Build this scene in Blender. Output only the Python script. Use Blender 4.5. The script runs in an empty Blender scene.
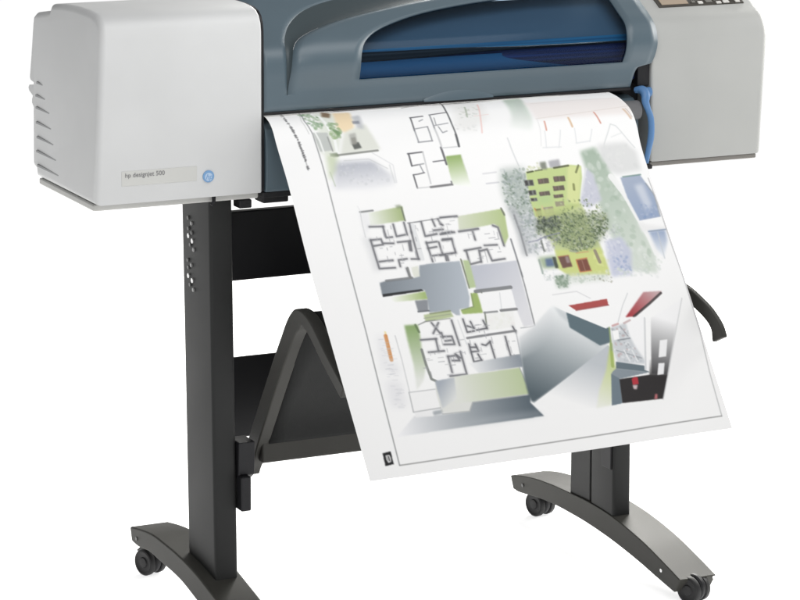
import bpy, bmesh, math, random
import numpy as np
from mathutils import Vector

scene = bpy.context.scene
COL = scene.collection

# ------------------------------------------------------------------ materials
def lin(c):
    return tuple(((x/255)/12.92 if x/255 <= .04045 else ((x/255+.055)/1.055)**2.4) for x in c)

def mat(name, rgb, rough=.5, spec=.5, metal=0.0, grain=0.0, gscale=900, var=0.03, coat=0.0):
    """painted / moulded surface: base colour with a faint mottling and a fine moulded grain"""
    m = bpy.data.materials.new(name); m.use_nodes = True
    nt = m.node_tree; b = nt.nodes['Principled BSDF']
    b.inputs['Roughness'].default_value = rough
    b.inputs['Specular IOR Level'].default_value = spec
    b.inputs['Metallic'].default_value = metal
    b.inputs['Coat Weight'].default_value = coat
    tc = nt.nodes.new('ShaderNodeTexCoord')
    n = nt.nodes.new('ShaderNodeTexNoise'); n.inputs['Scale'].default_value = 7; n.inputs['Detail'].default_value = 5
    nt.links.new(tc.outputs['Object'], n.inputs['Vector'])
    r = nt.nodes.new('ShaderNodeValToRGB')
    r.color_ramp.elements[0].position = .3; r.color_ramp.elements[1].position = .7
    lo = [max(0, c*(1-var)) for c in rgb]; hi = [min(1, c*(1+var)) for c in rgb]
    r.color_ramp.elements[0].color = (*lo, 1); r.color_ramp.elements[1].color = (*hi, 1)
    nt.links.new(n.outputs['Fac'], r.inputs['Fac']); nt.links.new(r.outputs['Color'], b.inputs['Base Color'])
    rr = nt.nodes.new('ShaderNodeMapRange'); rr.inputs['To Min'].default_value = max(.02, rough-.06); rr.inputs['To Max'].default_value = min(1, rough+.06)
    nt.links.new(n.outputs['Fac'], rr.inputs['Value']); nt.links.new(rr.outputs['Result'], b.inputs['Roughness'])
    if grain > 0:
        g = nt.nodes.new('ShaderNodeTexNoise'); g.inputs['Scale'].default_value = gscale; g.inputs['Detail'].default_value = 2
        nt.links.new(tc.outputs['Object'], g.inputs['Vector'])
        bp = nt.nodes.new('ShaderNodeBump'); bp.inputs['Strength'].default_value = grain; bp.inputs['Distance'].default_value = .0006
        nt.links.new(g.outputs['Fac'], bp.inputs['Height']); nt.links.new(bp.outputs['Normal'], b.inputs['Normal'])
    return m

M_GREY   = mat('light_grey_plastic', (.595,.602,.603), .42, .4, grain=.10)
M_GREY_DIM  = mat('dimmed_grey_plastic', (.408,.414,.402), .45, .4, grain=.10)  # same plastic made darker: the light's falloff is put into the colour
M_LIP    = mat('grey_chassis', (.52,.52,.50), .5, .4)
M_RLIP   = mat('dark_grey_chassis', (.20,.19,.175), .5, .4)
M_HOOD   = mat('blue_grey_plastic', (.082,.118,.143), .38, .5, grain=.08)
M_STEP_SHADE   = mat('shaded_blue_grey_plastic', (.040,.056,.063), .45, .4, grain=.08)  # shade on the hood's stepped face, put into a darker colour
M_BLACK  = mat('black_plastic', (.010,.010,.012), .5, .35)
M_STEEL  = mat('charcoal_painted_steel', (.021,.0215,.0215), .5, .2, grain=.15, gscale=1400, var=.06)
M_FOOT   = mat('grey_brown_painted_steel', (.045,.044,.039), .5, .18, grain=.15, gscale=1400, var=.06)
M_DARK   = mat('black_painted_steel', (.009,.009,.011), .5, .3)
M_CLOTH  = mat('black_bin_cloth', (.012,.0125,.0125), .7, .25, grain=.3, gscale=600)
M_RUBBER = mat('black_rubber', (.012,.012,.013), .55, .4)
M_BAR    = mat('dark_grey_painted_steel', (.043,.042,.038), .5, .2, grain=.15, gscale=1400, var=.06)
M_SCREW  = mat('zinc_screw', (.75,.75,.75), .25, .5, metal=.9)
M_LEVER  = mat('blue_plastic', (.085,.195,.39), .42, .35)
M_BADGE  = mat('blue_emblem', (.17,.33,.56), .35, .5)
M_BADGE2 = mat('pale_emblem', (.42,.55,.72), .4, .5)
M_PLATE  = mat('cream_name_plate', (.562,.565,.543), .45, .4)
M_INK    = mat('grey_ink', (.22,.22,.225), .6, .3)
M_ROLL   = mat('grey_roller_rubber', (.145,.145,.15), .6, .3)
M_PANEL  = mat('dark_control_panel', (.055,.050,.042), .4, .5)
M_SCREEN = mat('tan_lcd', (.36,.29,.22), .25, .5)
M_KEY    = mat('pale_key', (.62,.61,.58), .45, .4)
M_KEY2   = mat('grey_key', (.16,.155,.14), .45, .4)
M_RED    = mat('red_lamp', (.50,.05,.07), .35, .5)
M_SLOT   = mat('vent_grey', (.33,.335,.34), .6, .3)
M_IN_BLUE  = mat('interior_blue', (.018,.125,.25), .4, .4)
M_IN_TEAL  = mat('interior_teal', (.022,.11,.21), .4, .4)
M_IN_NAVY  = mat('interior_navy', (.010,.018,.075), .45, .4)
M_IN_GREY  = mat('interior_grey', (.125,.165,.20), .6, .4)

def streak_mat(name, ca, cb, cc):
    # window reflections put into colour: long fine bands that run along the machine
    m = mat(name, ca, .4, .4); nt = m.node_tree; b = nt.nodes['Principled BSDF']
    tc = nt.nodes.new('ShaderNodeTexCoord'); mp = nt.nodes.new('ShaderNodeMapping'); mp.inputs['Scale'].default_value = (1.6,60,170)
    n = nt.nodes.new('ShaderNodeTexNoise'); n.inputs['Scale'].default_value = 1.0; n.inputs['Detail'].default_value = 2
    r = nt.nodes.new('ShaderNodeValToRGB'); r.color_ramp.elements[0].position = .36; r.color_ramp.elements[1].position = .66
    r.color_ramp.elements[0].color = (*ca,1); r.color_ramp.elements[1].color = (*cc,1)
    e = r.color_ramp.elements.new(.5); e.color = (*cb,1)
    nt.links.new(tc.outputs['Object'], mp.inputs['Vector']); nt.links.new(mp.outputs['Vector'], n.inputs['Vector']); nt.links.new(n.outputs['Fac'], r.inputs['Fac'])
    nt.links.new(r.outputs['Color'], b.inputs['Base Color']); return m
M_STREAK = streak_mat('teal_reflection_streaks', (.014,.07,.14), (.03,.15,.26), (.06,.27,.42))
M_STREAK2 = streak_mat('navy_reflection_streaks', (.006,.010,.035), (.010,.018,.08), (.016,.05,.20))

def glass_mat():
    m = bpy.data.materials.new('blue_tinted_window'); m.use_nodes = True
    nt = m.node_tree; nt.nodes.clear()
    out = nt.nodes.new('ShaderNodeOutputMaterial')
    t = nt.nodes.new('ShaderNodeBsdfTransparent'); t.inputs['Color'].default_value = (.49,.63,.76,1)
    g = nt.nodes.new('ShaderNodeBsdfGlossy'); g.inputs['Roughness'].default_value = .16; g.inputs['Color'].default_value = (.8,.88,1,1)
    f = nt.nodes.new('ShaderNodeFresnel'); f.inputs['IOR'].default_value = 1.2
    mx = nt.nodes.new('ShaderNodeMixShader')
    nt.links.new(f.outputs['Fac'], mx.inputs['Fac']); nt.links.new(t.outputs['BSDF'], mx.inputs[1]); nt.links.new(g.outputs['BSDF'], mx.inputs[2])
    nt.links.new(mx.outputs['Shader'], out.inputs['Surface'])
    return m
M_GLASS = glass_mat()

def floor_mat():
    m = bpy.data.materials.new('white_floor_with_glow'); m.use_nodes = True
    nt = m.node_tree; b = nt.nodes['Principled BSDF']
    b.inputs['Roughness'].default_value = .9; b.inputs['Specular IOR Level'].default_value = .1
    n = nt.nodes.new('ShaderNodeTexNoise'); n.inputs['Scale'].default_value = 3
    r = nt.nodes.new('ShaderNodeValToRGB'); r.color_ramp.elements[0].color = (.88,.88,.88,1); r.color_ramp.elements[1].color = (.92,.92,.92,1)
    nt.links.new(n.outputs['Fac'], r.inputs['Fac']); nt.links.new(r.outputs['Color'], b.inputs['Base Color'])
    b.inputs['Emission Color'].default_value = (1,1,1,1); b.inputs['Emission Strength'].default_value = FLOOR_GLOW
    return m
FLOOR_GLOW = .76  # added glow keeps the floor white even in the printer's shadow

def print_mat():
    m = bpy.data.materials.new('printed_paper'); m.use_nodes = True
    nt = m.node_tree; b = nt.nodes['Principled BSDF']
    b.inputs['Roughness'].default_value = .55; b.inputs['Specular IOR Level'].default_value = .25
    a = nt.nodes.new('ShaderNodeVertexColor'); a.layer_name = 'ink'
    nt.links.new(a.outputs['Color'], b.inputs['Base Color'])
    return m

# ------------------------------------------------------------------ object helpers
def root(name, label, cat, loc, group=None):
    o = bpy.data.objects.new(name, None); COL.objects.link(o); o.location = loc
    o.empty_display_size = .05; o['label'] = label; o['category'] = cat
    if group: o['group'] = group
    return o

def wpos(o):
    p = Vector((0,0,0))
    while o: p += o.location; o = o.parent
    return p

def obj(name, verts, faces, m, parent=None, bevel=0.0, smooth=True, seg=3, angle=30, label=None, origin=None, fixn=True):
    """links ONE mesh object; verts are given in world coordinates; origin defaults to the mesh centre"""
    V = np.array(verts, float)
    c = Vector(origin) if origin is not None else Vector(((V.min(0)+V.max(0))/2).tolist())
    me = bpy.data.meshes.new(name); me.from_pydata([tuple(v) for v in (V-np.array(c))], [], [tuple(f) for f in faces]); me.update()
    if fixn:
        bm = bmesh.new(); bm.from_mesh(me)
        bmesh.ops.remove_doubles(bm, verts=bm.verts, dist=1e-6)
        bmesh.ops.recalc_face_normals(bm, faces=bm.faces); bm.to_mesh(me); bm.free()
    me.materials.append(m)
    if smooth:
        me.polygons.foreach_set('use_smooth', [True]*len(me.polygons))
        me.set_sharp_from_angle(angle=math.radians(angle))
    o = bpy.data.objects.new(name, me); COL.objects.link(o)
    if parent: o.parent = parent; o.location = c - wpos(parent)
    else: o.location = c
    if bevel > 0:
        md = o.modifiers.new('bevel', 'BEVEL'); md.width = bevel; md.segments = seg; md.limit_method = 'ANGLE'; md.angle_limit = math.radians(28)
        md.harden_normals = True
    if label: o['label'] = label
    return o

def join(*parts):
    V=[];F=[]
    for v,f in parts:
        n=len(V); V+=list(v); F+=[tuple(i+n for i in q) for q in f]
    return V,F

def box(x0,x1,y0,y1,z0,z1):
    v=[(x,y,z) for x in (x0,x1) for y in (y0,y1) for z in (z0,z1)]
    return v,[(0,1,3,2),(4,6,7,5),(0,4,5,1),(2,3,7,6),(0,2,6,4),(1,5,7,3)]

def extrude_x(poly, x0, x1):
    n=len(poly); v=[(x0,y,z) for y,z in poly]+[(x1,y,z) for y,z in poly]
    return v,[tuple(range(n))[::-1],tuple(range(n,2*n))]+[(i,(i+1)%n,n+(i+1)%n,n+i) for i in range(n)]

def cyl(c, axis, r, h, n=24, r2=None):
    r2 = r if r2 is None else r2
    a=Vector(axis).normalized(); u=a.orthogonal().normalized(); w=a.cross(u); c=Vector(c)
    v=[];f=[]
    for k,(t,rr) in enumerate(((-h/2,r),(h/2,r2))):
        for i in range(n):
            th=2*math.pi*i/n; v.append(tuple(c+a*t+u*rr*math.cos(th)+w*rr*math.sin(th)))
    f=[tuple(range(n))[::-1],tuple(range(n,2*n))]+[(i,(i+1)%n,n+(i+1)%n,n+i) for i in range(n)]
    return v,f

def lathe(c, axis, prof, n=32):
    a=Vector(axis).normalized(); u=a.orthogonal().normalized(); w=a.cross(u); c=Vector(c)
    v=[];f=[];m=len(prof)
    for r,t in prof:
        for i in range(n):
            th=2*math.pi*i/n; v.append(tuple(c+a*t+u*r*math.cos(th)+w*r*math.sin(th)))
    for k in range(m-1):
        for i in range(n): f.append((k*n+i,k*n+(i+1)%n,(k+1)*n+(i+1)%n,(k+1)*n+i))
    f+= [tuple(range(n))[::-1], tuple(range((m-1)*n,m*n))]
    return v,f

def tube(pts, radii, n=14, flat=1.0):
    P=[Vector(p) for p in pts]; v=[];f=[]
    for k,p in enumerate(P):
        d=(P[min(k+1,len(P)-1)]-P[max(k-1,0)]).normalized(); u=Vector((1,0,0)); w=d.cross(u).normalized(); u=w.cross(d)
        for i in range(n):
            th=2*math.pi*i/n; v.append(tuple(p+u*radii[k]*math.cos(th)+w*radii[k]*flat*math.sin(th)))
    for k in range(len(P)-1):
        for i in range(n): f.append((k*n+i,k*n+(i+1)%n,(k+1)*n+(i+1)%n,(k+1)*n+i))
    f+=[tuple(range(n))[::-1],tuple(range((len(P)-1)*n,len(P)*n))]
    return v,f

def smooth_curve(P, step=40):
    """centripetal spline through P, resampled evenly; returns points and length"""
    P=np.array(P,float);Q=np.vstack([2*P[0]-P[1],P,2*P[-1]-P[-2]]);out=[]
    for i in range(len(P)-1):
        a,b,c,d=Q[i:i+4]
        t0=0;t1=t0+np.linalg.norm(b-a)**.5;t2=t1+np.linalg.norm(c-b)**.5;t3=t2+np.linalg.norm(d-c)**.5
        t=np.linspace(t1,t2,step,endpoint=False)[:,None]
        A1=(t1-t)/(t1-t0)*a+(t-t0)/(t1-t0)*b;A2=(t2-t)/(t2-t1)*b+(t-t1)/(t2-t1)*c;A3=(t3-t)/(t3-t2)*c+(t-t2)/(t3-t2)*d
        B1=(t2-t)/(t2-t0)*A1+(t-t0)/(t2-t0)*A2;B2=(t3-t)/(t3-t1)*A2+(t-t1)/(t3-t1)*A3
        out.append((t2-t)/(t2-t1)*B1+(t-t1)/(t2-t1)*B2)
    out=np.vstack(out+[P[-1:]])
    s=np.r_[0,np.cumsum(np.linalg.norm(np.diff(out,axis=0),axis=1))]
    return out,s

def rounded(poly, r, n=5):
    """rounds the corners of a 2-D polygon"""
    out=[];N=len(poly)
    for i in range(N):
        p=np.array(poly[i],float);a=np.array(poly[i-1],float);b=np.array(poly[(i+1)%N],float)
        da=a-p;db=b-p;la=np.linalg.norm(da);lb=np.linalg.norm(db)
        d=min(r,la*.45,lb*.45);q0=p+da/la*d;q1=p+db/lb*d
        for k in range(n+1):
            t=k/n;out.append(tuple((1-t)**2*q0+2*t*(1-t)*p+t*t*q1))
    return out

def inset(poly, d):
    P=np.array(poly,float);n=len(P);out=[]
    area=.5*sum(P[i][0]*P[(i+1)%n][1]-P[(i+1)%n][0]*P[i][1] for i in range(n));sg=1 if area>0 else -1
    for i in range(n):
        e0=P[i]-P[i-1];e1=P[(i+1)%n]-P[i]
        n0=np.array([-e0[1],e0[0]])/max(1e-9,np.linalg.norm(e0));n1=np.array([-e1[1],e1[0]])/max(1e-9,np.linalg.norm(e1))
        m=n0+n1;l=np.linalg.norm(m);m=m/max(l,1e-9);k=1/max(.6,float(m@n0))
        out.append(tuple(P[i]+sg*m*d*k))
    return out

def pillow_x(poly, x0, x1, r0, r1, n=6, shear0=None, shear1=None):
    """profile in YZ run along X with rounded ends"""
    secs=[]
    for k in range(n+1):
        th=math.pi/2*k/n; secs.append((x0+r0*(1-math.sin(th)), r0*(1-math.cos(math.pi/2-th)) if False else r0*(1-math.sin(th)) ))
    S=[]
    for k in range(n+1):
        th=math.pi/2*k/n
        S.append((x0+r0*(1-math.cos(th)), r0*(1-math.sin(th)),0))
    for k in range(n+1):
        th=math.pi/2*(1-k/n)
        S.append((x1-r1*(1-math.cos(th)), r1*(1-math.sin(th)),1))
    v=[];f=[];N=len(poly)
    for x,d,e in S:
        q=inset(poly,d) if d>1e-6 else poly
        q=[(b if (b[0]>.30 and .84<b[1]<.91) else a) for a,b in zip(q,poly)]
        for y,z in q:
            sh=(shear0(y,z) if e==0 and shear0 else 0)+(shear1(y,z) if e==1 and shear1 else 0)
            v.append((x+sh,y,z))
    for k in range(len(S)-1):
        for i in range(N): f.append((k*N+i,k*N+(i+1)%N,(k+1)*N+(i+1)%N,(k+1)*N+i))
    f+=[tuple(range(N))[::-1],tuple(range((len(S)-1)*N,len(S)*N))]
    return v,f

def text_mesh(body, size, name, m, parent, at, shear=0.0, depth=.0002, label=None, xdir=(1,0,0), zdir=(0,0,1)):
    cu=bpy.data.curves.new('lettering_outline','FONT'); cu.body=body; cu.size=size; cu.shear=shear; cu.extrude=depth
    t=bpy.data.objects.new('lettering_outline',cu); COL.objects.link(t)
    dg=bpy.context.evaluated_depsgraph_get(); me=bpy.data.meshes.new_from_object(t.evaluated_get(dg))
    X=Vector(xdir); Z=Vector(zdir); Nn=X.cross(Z)
    V=[tuple(Vector(at)+X*v.co.x+Z*v.co.y+Nn*v.co.z) for v in me.vertices]; F=[tuple(p.vertices) for p in me.polygons]
    bpy.data.objects.remove(t); bpy.data.curves.remove(cu); bpy.data.meshes.remove(me)
    return obj(name,V,F,m,parent,smooth=False,label=label)

# ------------------------------------------------------------------ floor (white studio sweep)
FL=8.0
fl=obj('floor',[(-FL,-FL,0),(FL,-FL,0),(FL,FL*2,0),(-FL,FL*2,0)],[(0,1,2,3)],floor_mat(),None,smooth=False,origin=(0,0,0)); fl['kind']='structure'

# ------------------------------------------------------------------ the printer
PR=root('large_format_printer','wide grey plotter with blue-grey hood and tinted window, resting on the black stand','printer',(.63,.14,.722))

# left end housing
LHP=[(0,.737),(0,.86),(0,.985),(.0004,1.002),(.003,1.016),(.010,1.028),(.022,1.0355),(.040,1.040),(.070,1.042),(.13,1.042),(.19,1.039),(.244,1.033),(.252,1.022),(.264,1.0195),(.322,1.0105),(.334,1.004),(.337,.990),(.337,.899),(.333,.895),(.316,.893),(.316,.888),(.338,.886),(.343,.881),(.338,.876),(.318,.870),(.322,.864),(.322,.858),(.312,.852),(.310,.756),(.306,.751),(.292,.748),(.288,.737)]
sh=lambda y,z: .004+.014*(z-.737)/.29+ .012*max(0,(.04-y)/.04)*0
lh=obj('end_housing',*pillow_x(LHP,.0,.2935,.011,.005,shear0=sh),M_GREY,PR,angle=40)
lh['label']='larger light grey end housing with ribbed side vents, name lettering and round blue emblem'
obj('chassis_lip',*box(.007,.2925,.014,.282,.7255,.7365),M_LIP,lh,bevel=.003)
for z,ya,yb in ((.894,.292,.268),(.872,.295,.252),(.852,.292,.226),(.8275,.288,.214),(.8035,.282,.199),(.780,.282,.182),(.757,.275,.166)):
    x=.004+.014*(z-.737)/.29
    # a louvre: shallow ledge that tapers to nothing at its front end
    v=[(x-.0020,ya+.005,z+.0030),(x+.004,ya+.005,z+.0030),(x-.0020,ya+.005,z-.0006),(x+.004,ya+.005,z-.0006),(x+.0002,yb,z+.001),(x+.004,yb,z+.001),(x+.0002,yb,z-.0008),(x+.004,yb,z-.0008)]
    obj('vent_slot',v,[(0,1,3,2),(4,6,7,5),(0,4,5,1),(2,3,7,6),(0,2,6,4),(1,5,7,3)],M_SLOT,lh,smooth=False)
obj('name_plate',*box(.050,.179,-.0006,.002,.7655,.7895),M_PLATE,lh,bevel=.0004,seg=1)
text_mesh('hp designjet 500',.0103,'name_lettering',M_INK,lh,(.0555,-.0010,.7795))
obj('emblem',*cyl((.1985,-.0008,.7712),(0,1,0),.0098,.0024,n=36),M_BADGE,lh,bevel=.0005,seg=2)
obj('emblem_ring',*cyl((.1985,-.0022,.7705),(0,1,0),.0068,.0008,n=36),M_BADGE2,lh)
text_mesh('hp',.0125,'emblem_lettering',M_BADGE,lh,(.1926,-.0028,.7668),shear=.35)

# right end housing
rq,_=smooth_curve([(.0,.945),(.005,.962),(.016,.977),(.048,.996),(.08,1.014),(.13,1.038)],8)
RHP=[(0,.7345),(0,.80),(0,.90)]+[tuple(q) for q in rq]+[(.20,1.046),(.30,1.046),(.306,1.04),(.308,.95),(.308,.745),(.304,.7345)]
rh=obj('end_housing',*pillow_x(RHP,1.0245,1.250,.005,.012,shear1=lambda y,z:.002+.010*(z-.735)/.22),M_GREY_DIM,PR,angle=40)
rh['label']='smaller grey end housing with sloping top and control panel'
obj('chassis_lip',*box(1.0262,1.243,.003,.29,.7255,.734),M_RLIP,rh,bevel=.002)
# control panel on the slope
sl=Vector((0,.872,.490)); sn=Vector((0,-.490,.872)); sx=Vector((1,0,0))
def slope_box(xa,xb,ta,tb,d0,d1,skew=0.0):
    o=Vector((0,.048,.9965)); v=[]
    for x in (xa,xb):
        for t in (ta,tb):
            for d in (d0,d1): v.append(tuple(o+sx*x+sl*t+sn*d))
    return v,[(0,1,3,2),(4,6,7,5),(0,4,5,1),(2,3,7,6),(0,2,6,4),(1,5,7,3)]
cp=obj('control_panel',*slope_box(1.066,1.240,.001,.085,-.003,.0016),M_PANEL,PR,bevel=.001,seg=2)
obj('screen',*slope_box(1.0735,1.128,.006,.050,.0005,.0026),M_SCREEN,cp,bevel=.0005,seg=1)
for x,t,w,h,m in ((1.1385,.007,.007,.006,M_KEY2),(1.1475,.013,.009,.008,M_KEY2),(1.152,.0035,.010,.007,M_KEY),(1.1635,.018,.010,.008,M_KEY),(1.170,.006,.013,.010,M_KEY2),(1.178,.021,.011,.007,M_KEY),(1.187,.010,.012,.008,M_KEY2),(1.1885,.0015,.010,.006,M_KEY),(1.204,.0025,.012,.007,M_KEY),(1.203,.013,.011,.008,M_KEY2),(1.216,.020,.008,.006,M_RED),(1.219,.009,.008,.007,M_KEY2),(1.2275,.0025,.009,.009,M_KEY),(1.229,.018,.007,.006,M_RED),(1.152,.028,.012,.010,M_KEY),(1.170,.033,.012,.010,M_KEY),(1.190,.028,.012,.010,M_KEY),(1.210,.034,.012,.010,M_KEY)):
    obj('button',*slope_box(x-w/2,x+w/2,t,t+h,.0008,.0034),m,cp,bevel=.001,seg=2)

# hood : front follows a bent profile; s is the distance along it from the lower lip
HP,HS=smooth_curve([(0,.868),(0,.89),(0,.915),(0,.935),(.003,.954),(.013,.970),(.048,.994),(.10,1.024),(.16,1.055),(.22,1.075),(.30,1.085)],24)
def hood_pt(x,s,off=0.0):
    y=np.interp(s,HS,HP[:,0]);z=np.interp(s,HS,HP[:,1]);e=.004
    a=np.array([np.interp(s-e,HS,HP[:,0]),np.interp(s-e,HS,HP[:,1])]);b=np.array([np.interp(s+e,HS,HP[:,0]),np.interp(s+e,HS,HP[:,1])]);t=(b-a)/max(1e-9,np.linalg.norm(b-a))
    return (x,y-t[1]*off,z+t[0]*off)
def curve_of(pts):
    q,_=smooth_curve(pts,12); return lambda s: float(np.interp(s,q[:,1],q[:,0]))
f_out=curve_of([(.337,.027),(.3372,.085),(.3435,.120),(.3535,.142),(.367,.163),(.394,.190),(.423,.208),(.457,.221),(.497,.231),(.58,.245),(.70,.257),(.86,.263)])
f_in =curve_of([(.3375,.027),(.341,.055),(.347,.090),(.3535,.105),(.366,.119),(.395,.137),(.447,.159),(.505,.176),(.584,.196),(.645,.208),(.74,.222),(.86,.232)])
f_wl =curve_of([(.466,.0),(.466,.047),(.467,.078),(.4695,.088),(.476,.0995),(.491,.1135),(.515,.1295),(.555,.148),(.609,.166),(.685,.182),(.765,.193),(.86,.2015),(.90,.204)])
f_wr =curve_of([(.966,.0),(.966,.044),(.969,.060),(.971,.080),(.974,.098),(.976,.110),(.976,.145),(.976,.204)])
f_r  =curve_of([(.983,.0),(.9835,.006),(.987,.018),(.993,.031),(.999,.036),(1.012,.038),(1.0238,.042),(1.0238,.42)])
W0,W1=.0445,.2000
rows=sorted(set([0,.0015,.004,.008,.012,.018,.024,.0265,.0280]+[.030+.0025*i for i in range(6)]+[W0]+[W0+(W1-W0)*i/62 for i in range(63)]+[W1+.004*i for i in range(1,16)]+[.265,.28,.31,.35,.40]))
def sstep(t): t=min(1,max(0,t)); return t*t*(3-2*t)
Vh=[];Fh=[];Vt=[];Ft=[];prev=None
for s in rows:
    xo=f_out(s) if s<.263 else .86; xi=f_in(s) if s<.232 else .86+.0*(s)
    if s>.232: xo=min(xo,xi)
    d=.009*sstep((s-.030)/.05)
    wl=f_wl(min(s,.204));wr=f_wr(min(s,.204)); xr=f_r(s)
    xi=min(xi,.862); wl2=max(wl,xi+.004)
    row=[]
    def add(x,off): Vh.append(hood_pt(x,s,off)); row.append(len(Vh)-1)
    lip=-.003*(1-sstep(s/.006))
    for k in range(7): add(.297+(xo-.297)*k/6,lip)
    for k in range(9):
        t=k/8; add(xi+.0003+(wl2-xi-.0003)*t, lip+d*sstep(min(1,.35+t*3)) if k else lip+d*.55)
    for k in range(1,17): add(wl2+(max(wr,wl2+.004)-wl2)*k/16,lip+d)
    for k in range(1,5): add(max(wr,wl2+.004)+(xr-max(wr,wl2+.004))*k/4,lip+d)
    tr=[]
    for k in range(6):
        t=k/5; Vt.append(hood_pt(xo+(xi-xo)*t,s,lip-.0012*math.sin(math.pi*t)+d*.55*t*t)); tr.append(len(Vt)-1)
    if prev:
        ps,pr,pt=prev; hole=(ps>=W0-1e-6 and s<=W1+1e-6)
        for k in range(len(row)-1):
            if k==6: continue
            if hole and 15<=k<31: continue
            Fh.append((pr[k],pr[k+1],row[k+1],row[k]))
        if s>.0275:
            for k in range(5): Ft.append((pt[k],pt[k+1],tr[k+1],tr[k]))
        else: Fh.append((pr[6],pr[7],row[7],row[6]))
    prev=(s,row,tr)
hood=obj('hood',Vh,Fh,M_HOOD,PR,angle=50)
md=hood.modifiers.new('wall','SOLIDIFY'); md.thickness=.0045; md.offset=-1
hood_step=obj('hood_step_shade',Vt,Ft,M_STEP_SHADE,hood,angle=60)  # crescent step of the hood, shaded by its colour
# finger bump on the lower lip
Vb=[];Fb=[];nb=24
for i in range(nb+1):
    x=.585+.130*i/nb; h=math.sin(math.pi*i/nb)
    for s,o in ((.0005,-.0005),(.0005,.002+.004*h),(.003+.004*h,.0015+.0038*h),(.004+.0135*h**.8,-.0005)):
        Vb.append(hood_pt(x,s,o))
for i in range(nb):
    for k in range(3): Fb.append((i*4+k,i*4+k+1,i*4+4+k+1,i*4+4+k))
obj('finger_grip',Vb,Fb,M_HOOD,hood,angle=70)
# window pane; bands behind it carry its reflections and shadow as colour
def strip(name,m,parent,fl_,fr_,s0,s1,off,nx=20,ns=6,fs=None):
    V=[];F=[]
    for j in range(ns+1):
        s=s0+(s1-s0)*j/ns; a=fl_(s);b=fr_(s)
        for i in range(nx+1):
            V.append(hood_pt(a+(b-a)*i/nx,s,off(s) if callable(off) else off))
    for j in range(ns):
        for i in range(nx): q=j*(nx+1)+i; F.append((q,q+1,q+nx+2,q+nx+1))
    return obj(name,V,F,m,parent,angle=50)
dwin=.009
lower=strip('window_pane',M_GLASS,PR,lambda s:f_wl(min(.204,s))-.003,lambda s:f_wr(min(.204,s))+.003,W0-.002,.202,lambda s:.009*sstep((s-.030)/.05)-.0037,nx=24,ns=70)
inner=PR
strip('lower_window_band',M_IN_BLUE,PR,lambda s:.46,lambda s:.74+.24*(1-sstep((s-.02)/.05)),.018,.0735,-.016,ns=12)
strip('lower_window_band',M_STREAK2,PR,lambda s:.60,lambda s:1.0,.012,.078,-.0185,ns=6)  # lower reflections of the pane, coloured into these bands
Vr=[];Fr=[]
for i in range(25):
    t=i/24;x=.45+.55*t
    hi=.0945-.006*t-.0035*sstep((t-.35)/.25); lo=.0725+.0065*sstep((t-.1)/.45)
    for k,(s_,o_) in enumerate(((lo,-.0125),(lo+.002,-.0085),((lo+hi)/2,-.007),(hi-.002,-.0085),(hi,-.0125))): Vr.append(hood_pt(x,s_,o_))
for i in range(24):
    for k in range(4): Fr.append((i*5+k,i*5+5+k,i*5+6+k,i*5+k+1))
obj('window_shadow_band',Vr,Fr,M_BLACK,PR,angle=70)  # black strip painted as the shadow band inside the window
strip('mid_window_band',M_STREAK,PR,lambda s:.46,lambda s:1.0,.082,.110,-.021,ns=4)  # bright reflection streaks of the pane, put into this band's colour
strip('mid_window_band',M_IN_NAVY,PR,lambda s:.46,lambda s:1.0,.0735,.082,-.0215,ns=2)
strip('interior_back',M_IN_GREY,PR,lambda s:.44,lambda s:1.01,.108,.23,-.024,ns=20)
strip('interior_back',M_BLACK,PR,lambda s:.44,lambda s:1.01,.004,.23,-.034,ns=20)

obj('lip_gap_shade',*box(.2972,.9835,.0012,.007,.8636,.8678),M_BLACK,hood,smooth=False)  # added black strip stands in for the dark gap under the lip
# paper slot, platen, lower front cover
obj('paper_slot',*box(.2975,1.0238,.045,.25,.735,.866),M_BLACK,PR,bevel=.002)
fc=[(.0,.737),(-.004,.742),(-.006,.76),(-.006,.80),(-.004,.825),(.002,.840),(.012,.848),(.030,.851),(.0445,.850),(.0445,.737)]
obj('front_cover',*extrude_x(fc,.2985,.996),M_HOOD,PR,bevel=.0015,angle=40)
obj('side_gap_shade',*extrude_x(inset(LHP,.0018),.2936,.2969),M_BLACK,PR)  # black filler stands in for the dark gap between housing and hood
obj('front_roller',*cyl((.974,-.004,.829),(1,0,0),.0165,.043,n=32),M_ROLL,PR,bevel=.001)
obj('lower_edge',*join(box(.296,.99,.004,.06,.7265,.7365),box(.300,.345,.012,.05,.716,.7264)),M_BLACK,PR,bevel=.002)
obj('end_plug',*box(1.000,1.0236,.006,.04,.868,.9065),M_BLACK,PR,bevel=.002)
lv=[(.997,.006,.862),(1.003,-.006,.8635),(1.0035,-.016,.856),(1.0005,-.021,.845),(1.005,-.022,.832),(1.0105,-.022,.818),(1.0125,-.022,.800),(1.0115,-.022,.780),(1.0075,-.021,.758),(1.0045,-.020,.737)]
lq,ls=smooth_curve(lv,10)
rad=np.interp(ls/ls[-1],[0,.08,.2,.35,.7,1],[.007,.0088,.0080,.0056,.0060,.0045])
obj('paper_lever',*tube([tuple(q) for q in lq],list(rad),n=18,flat=.8),M_LEVER,PR,angle=60)
obj('lever_hub',*cyl((1.0145,.002,.858),(1,0,0),.0085,.018,n=28),M_LEVER,PR,bevel=.0015)
obj('lever_foot',*box(1.003,1.013,-.028,.004,.7275,.7355),M_BLACK,PR,bevel=.002)
obj('latch',*tube([(.212,.010,.735),(.2105,.006,.728),(.206,.006,.722)],[.0035,.003,.0028],n=10),M_BLACK,PR)
obj('foot_pad',*box(.262,.284,.022,.05,.7085,.7230),M_BLACK,PR,bevel=.002)

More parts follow.
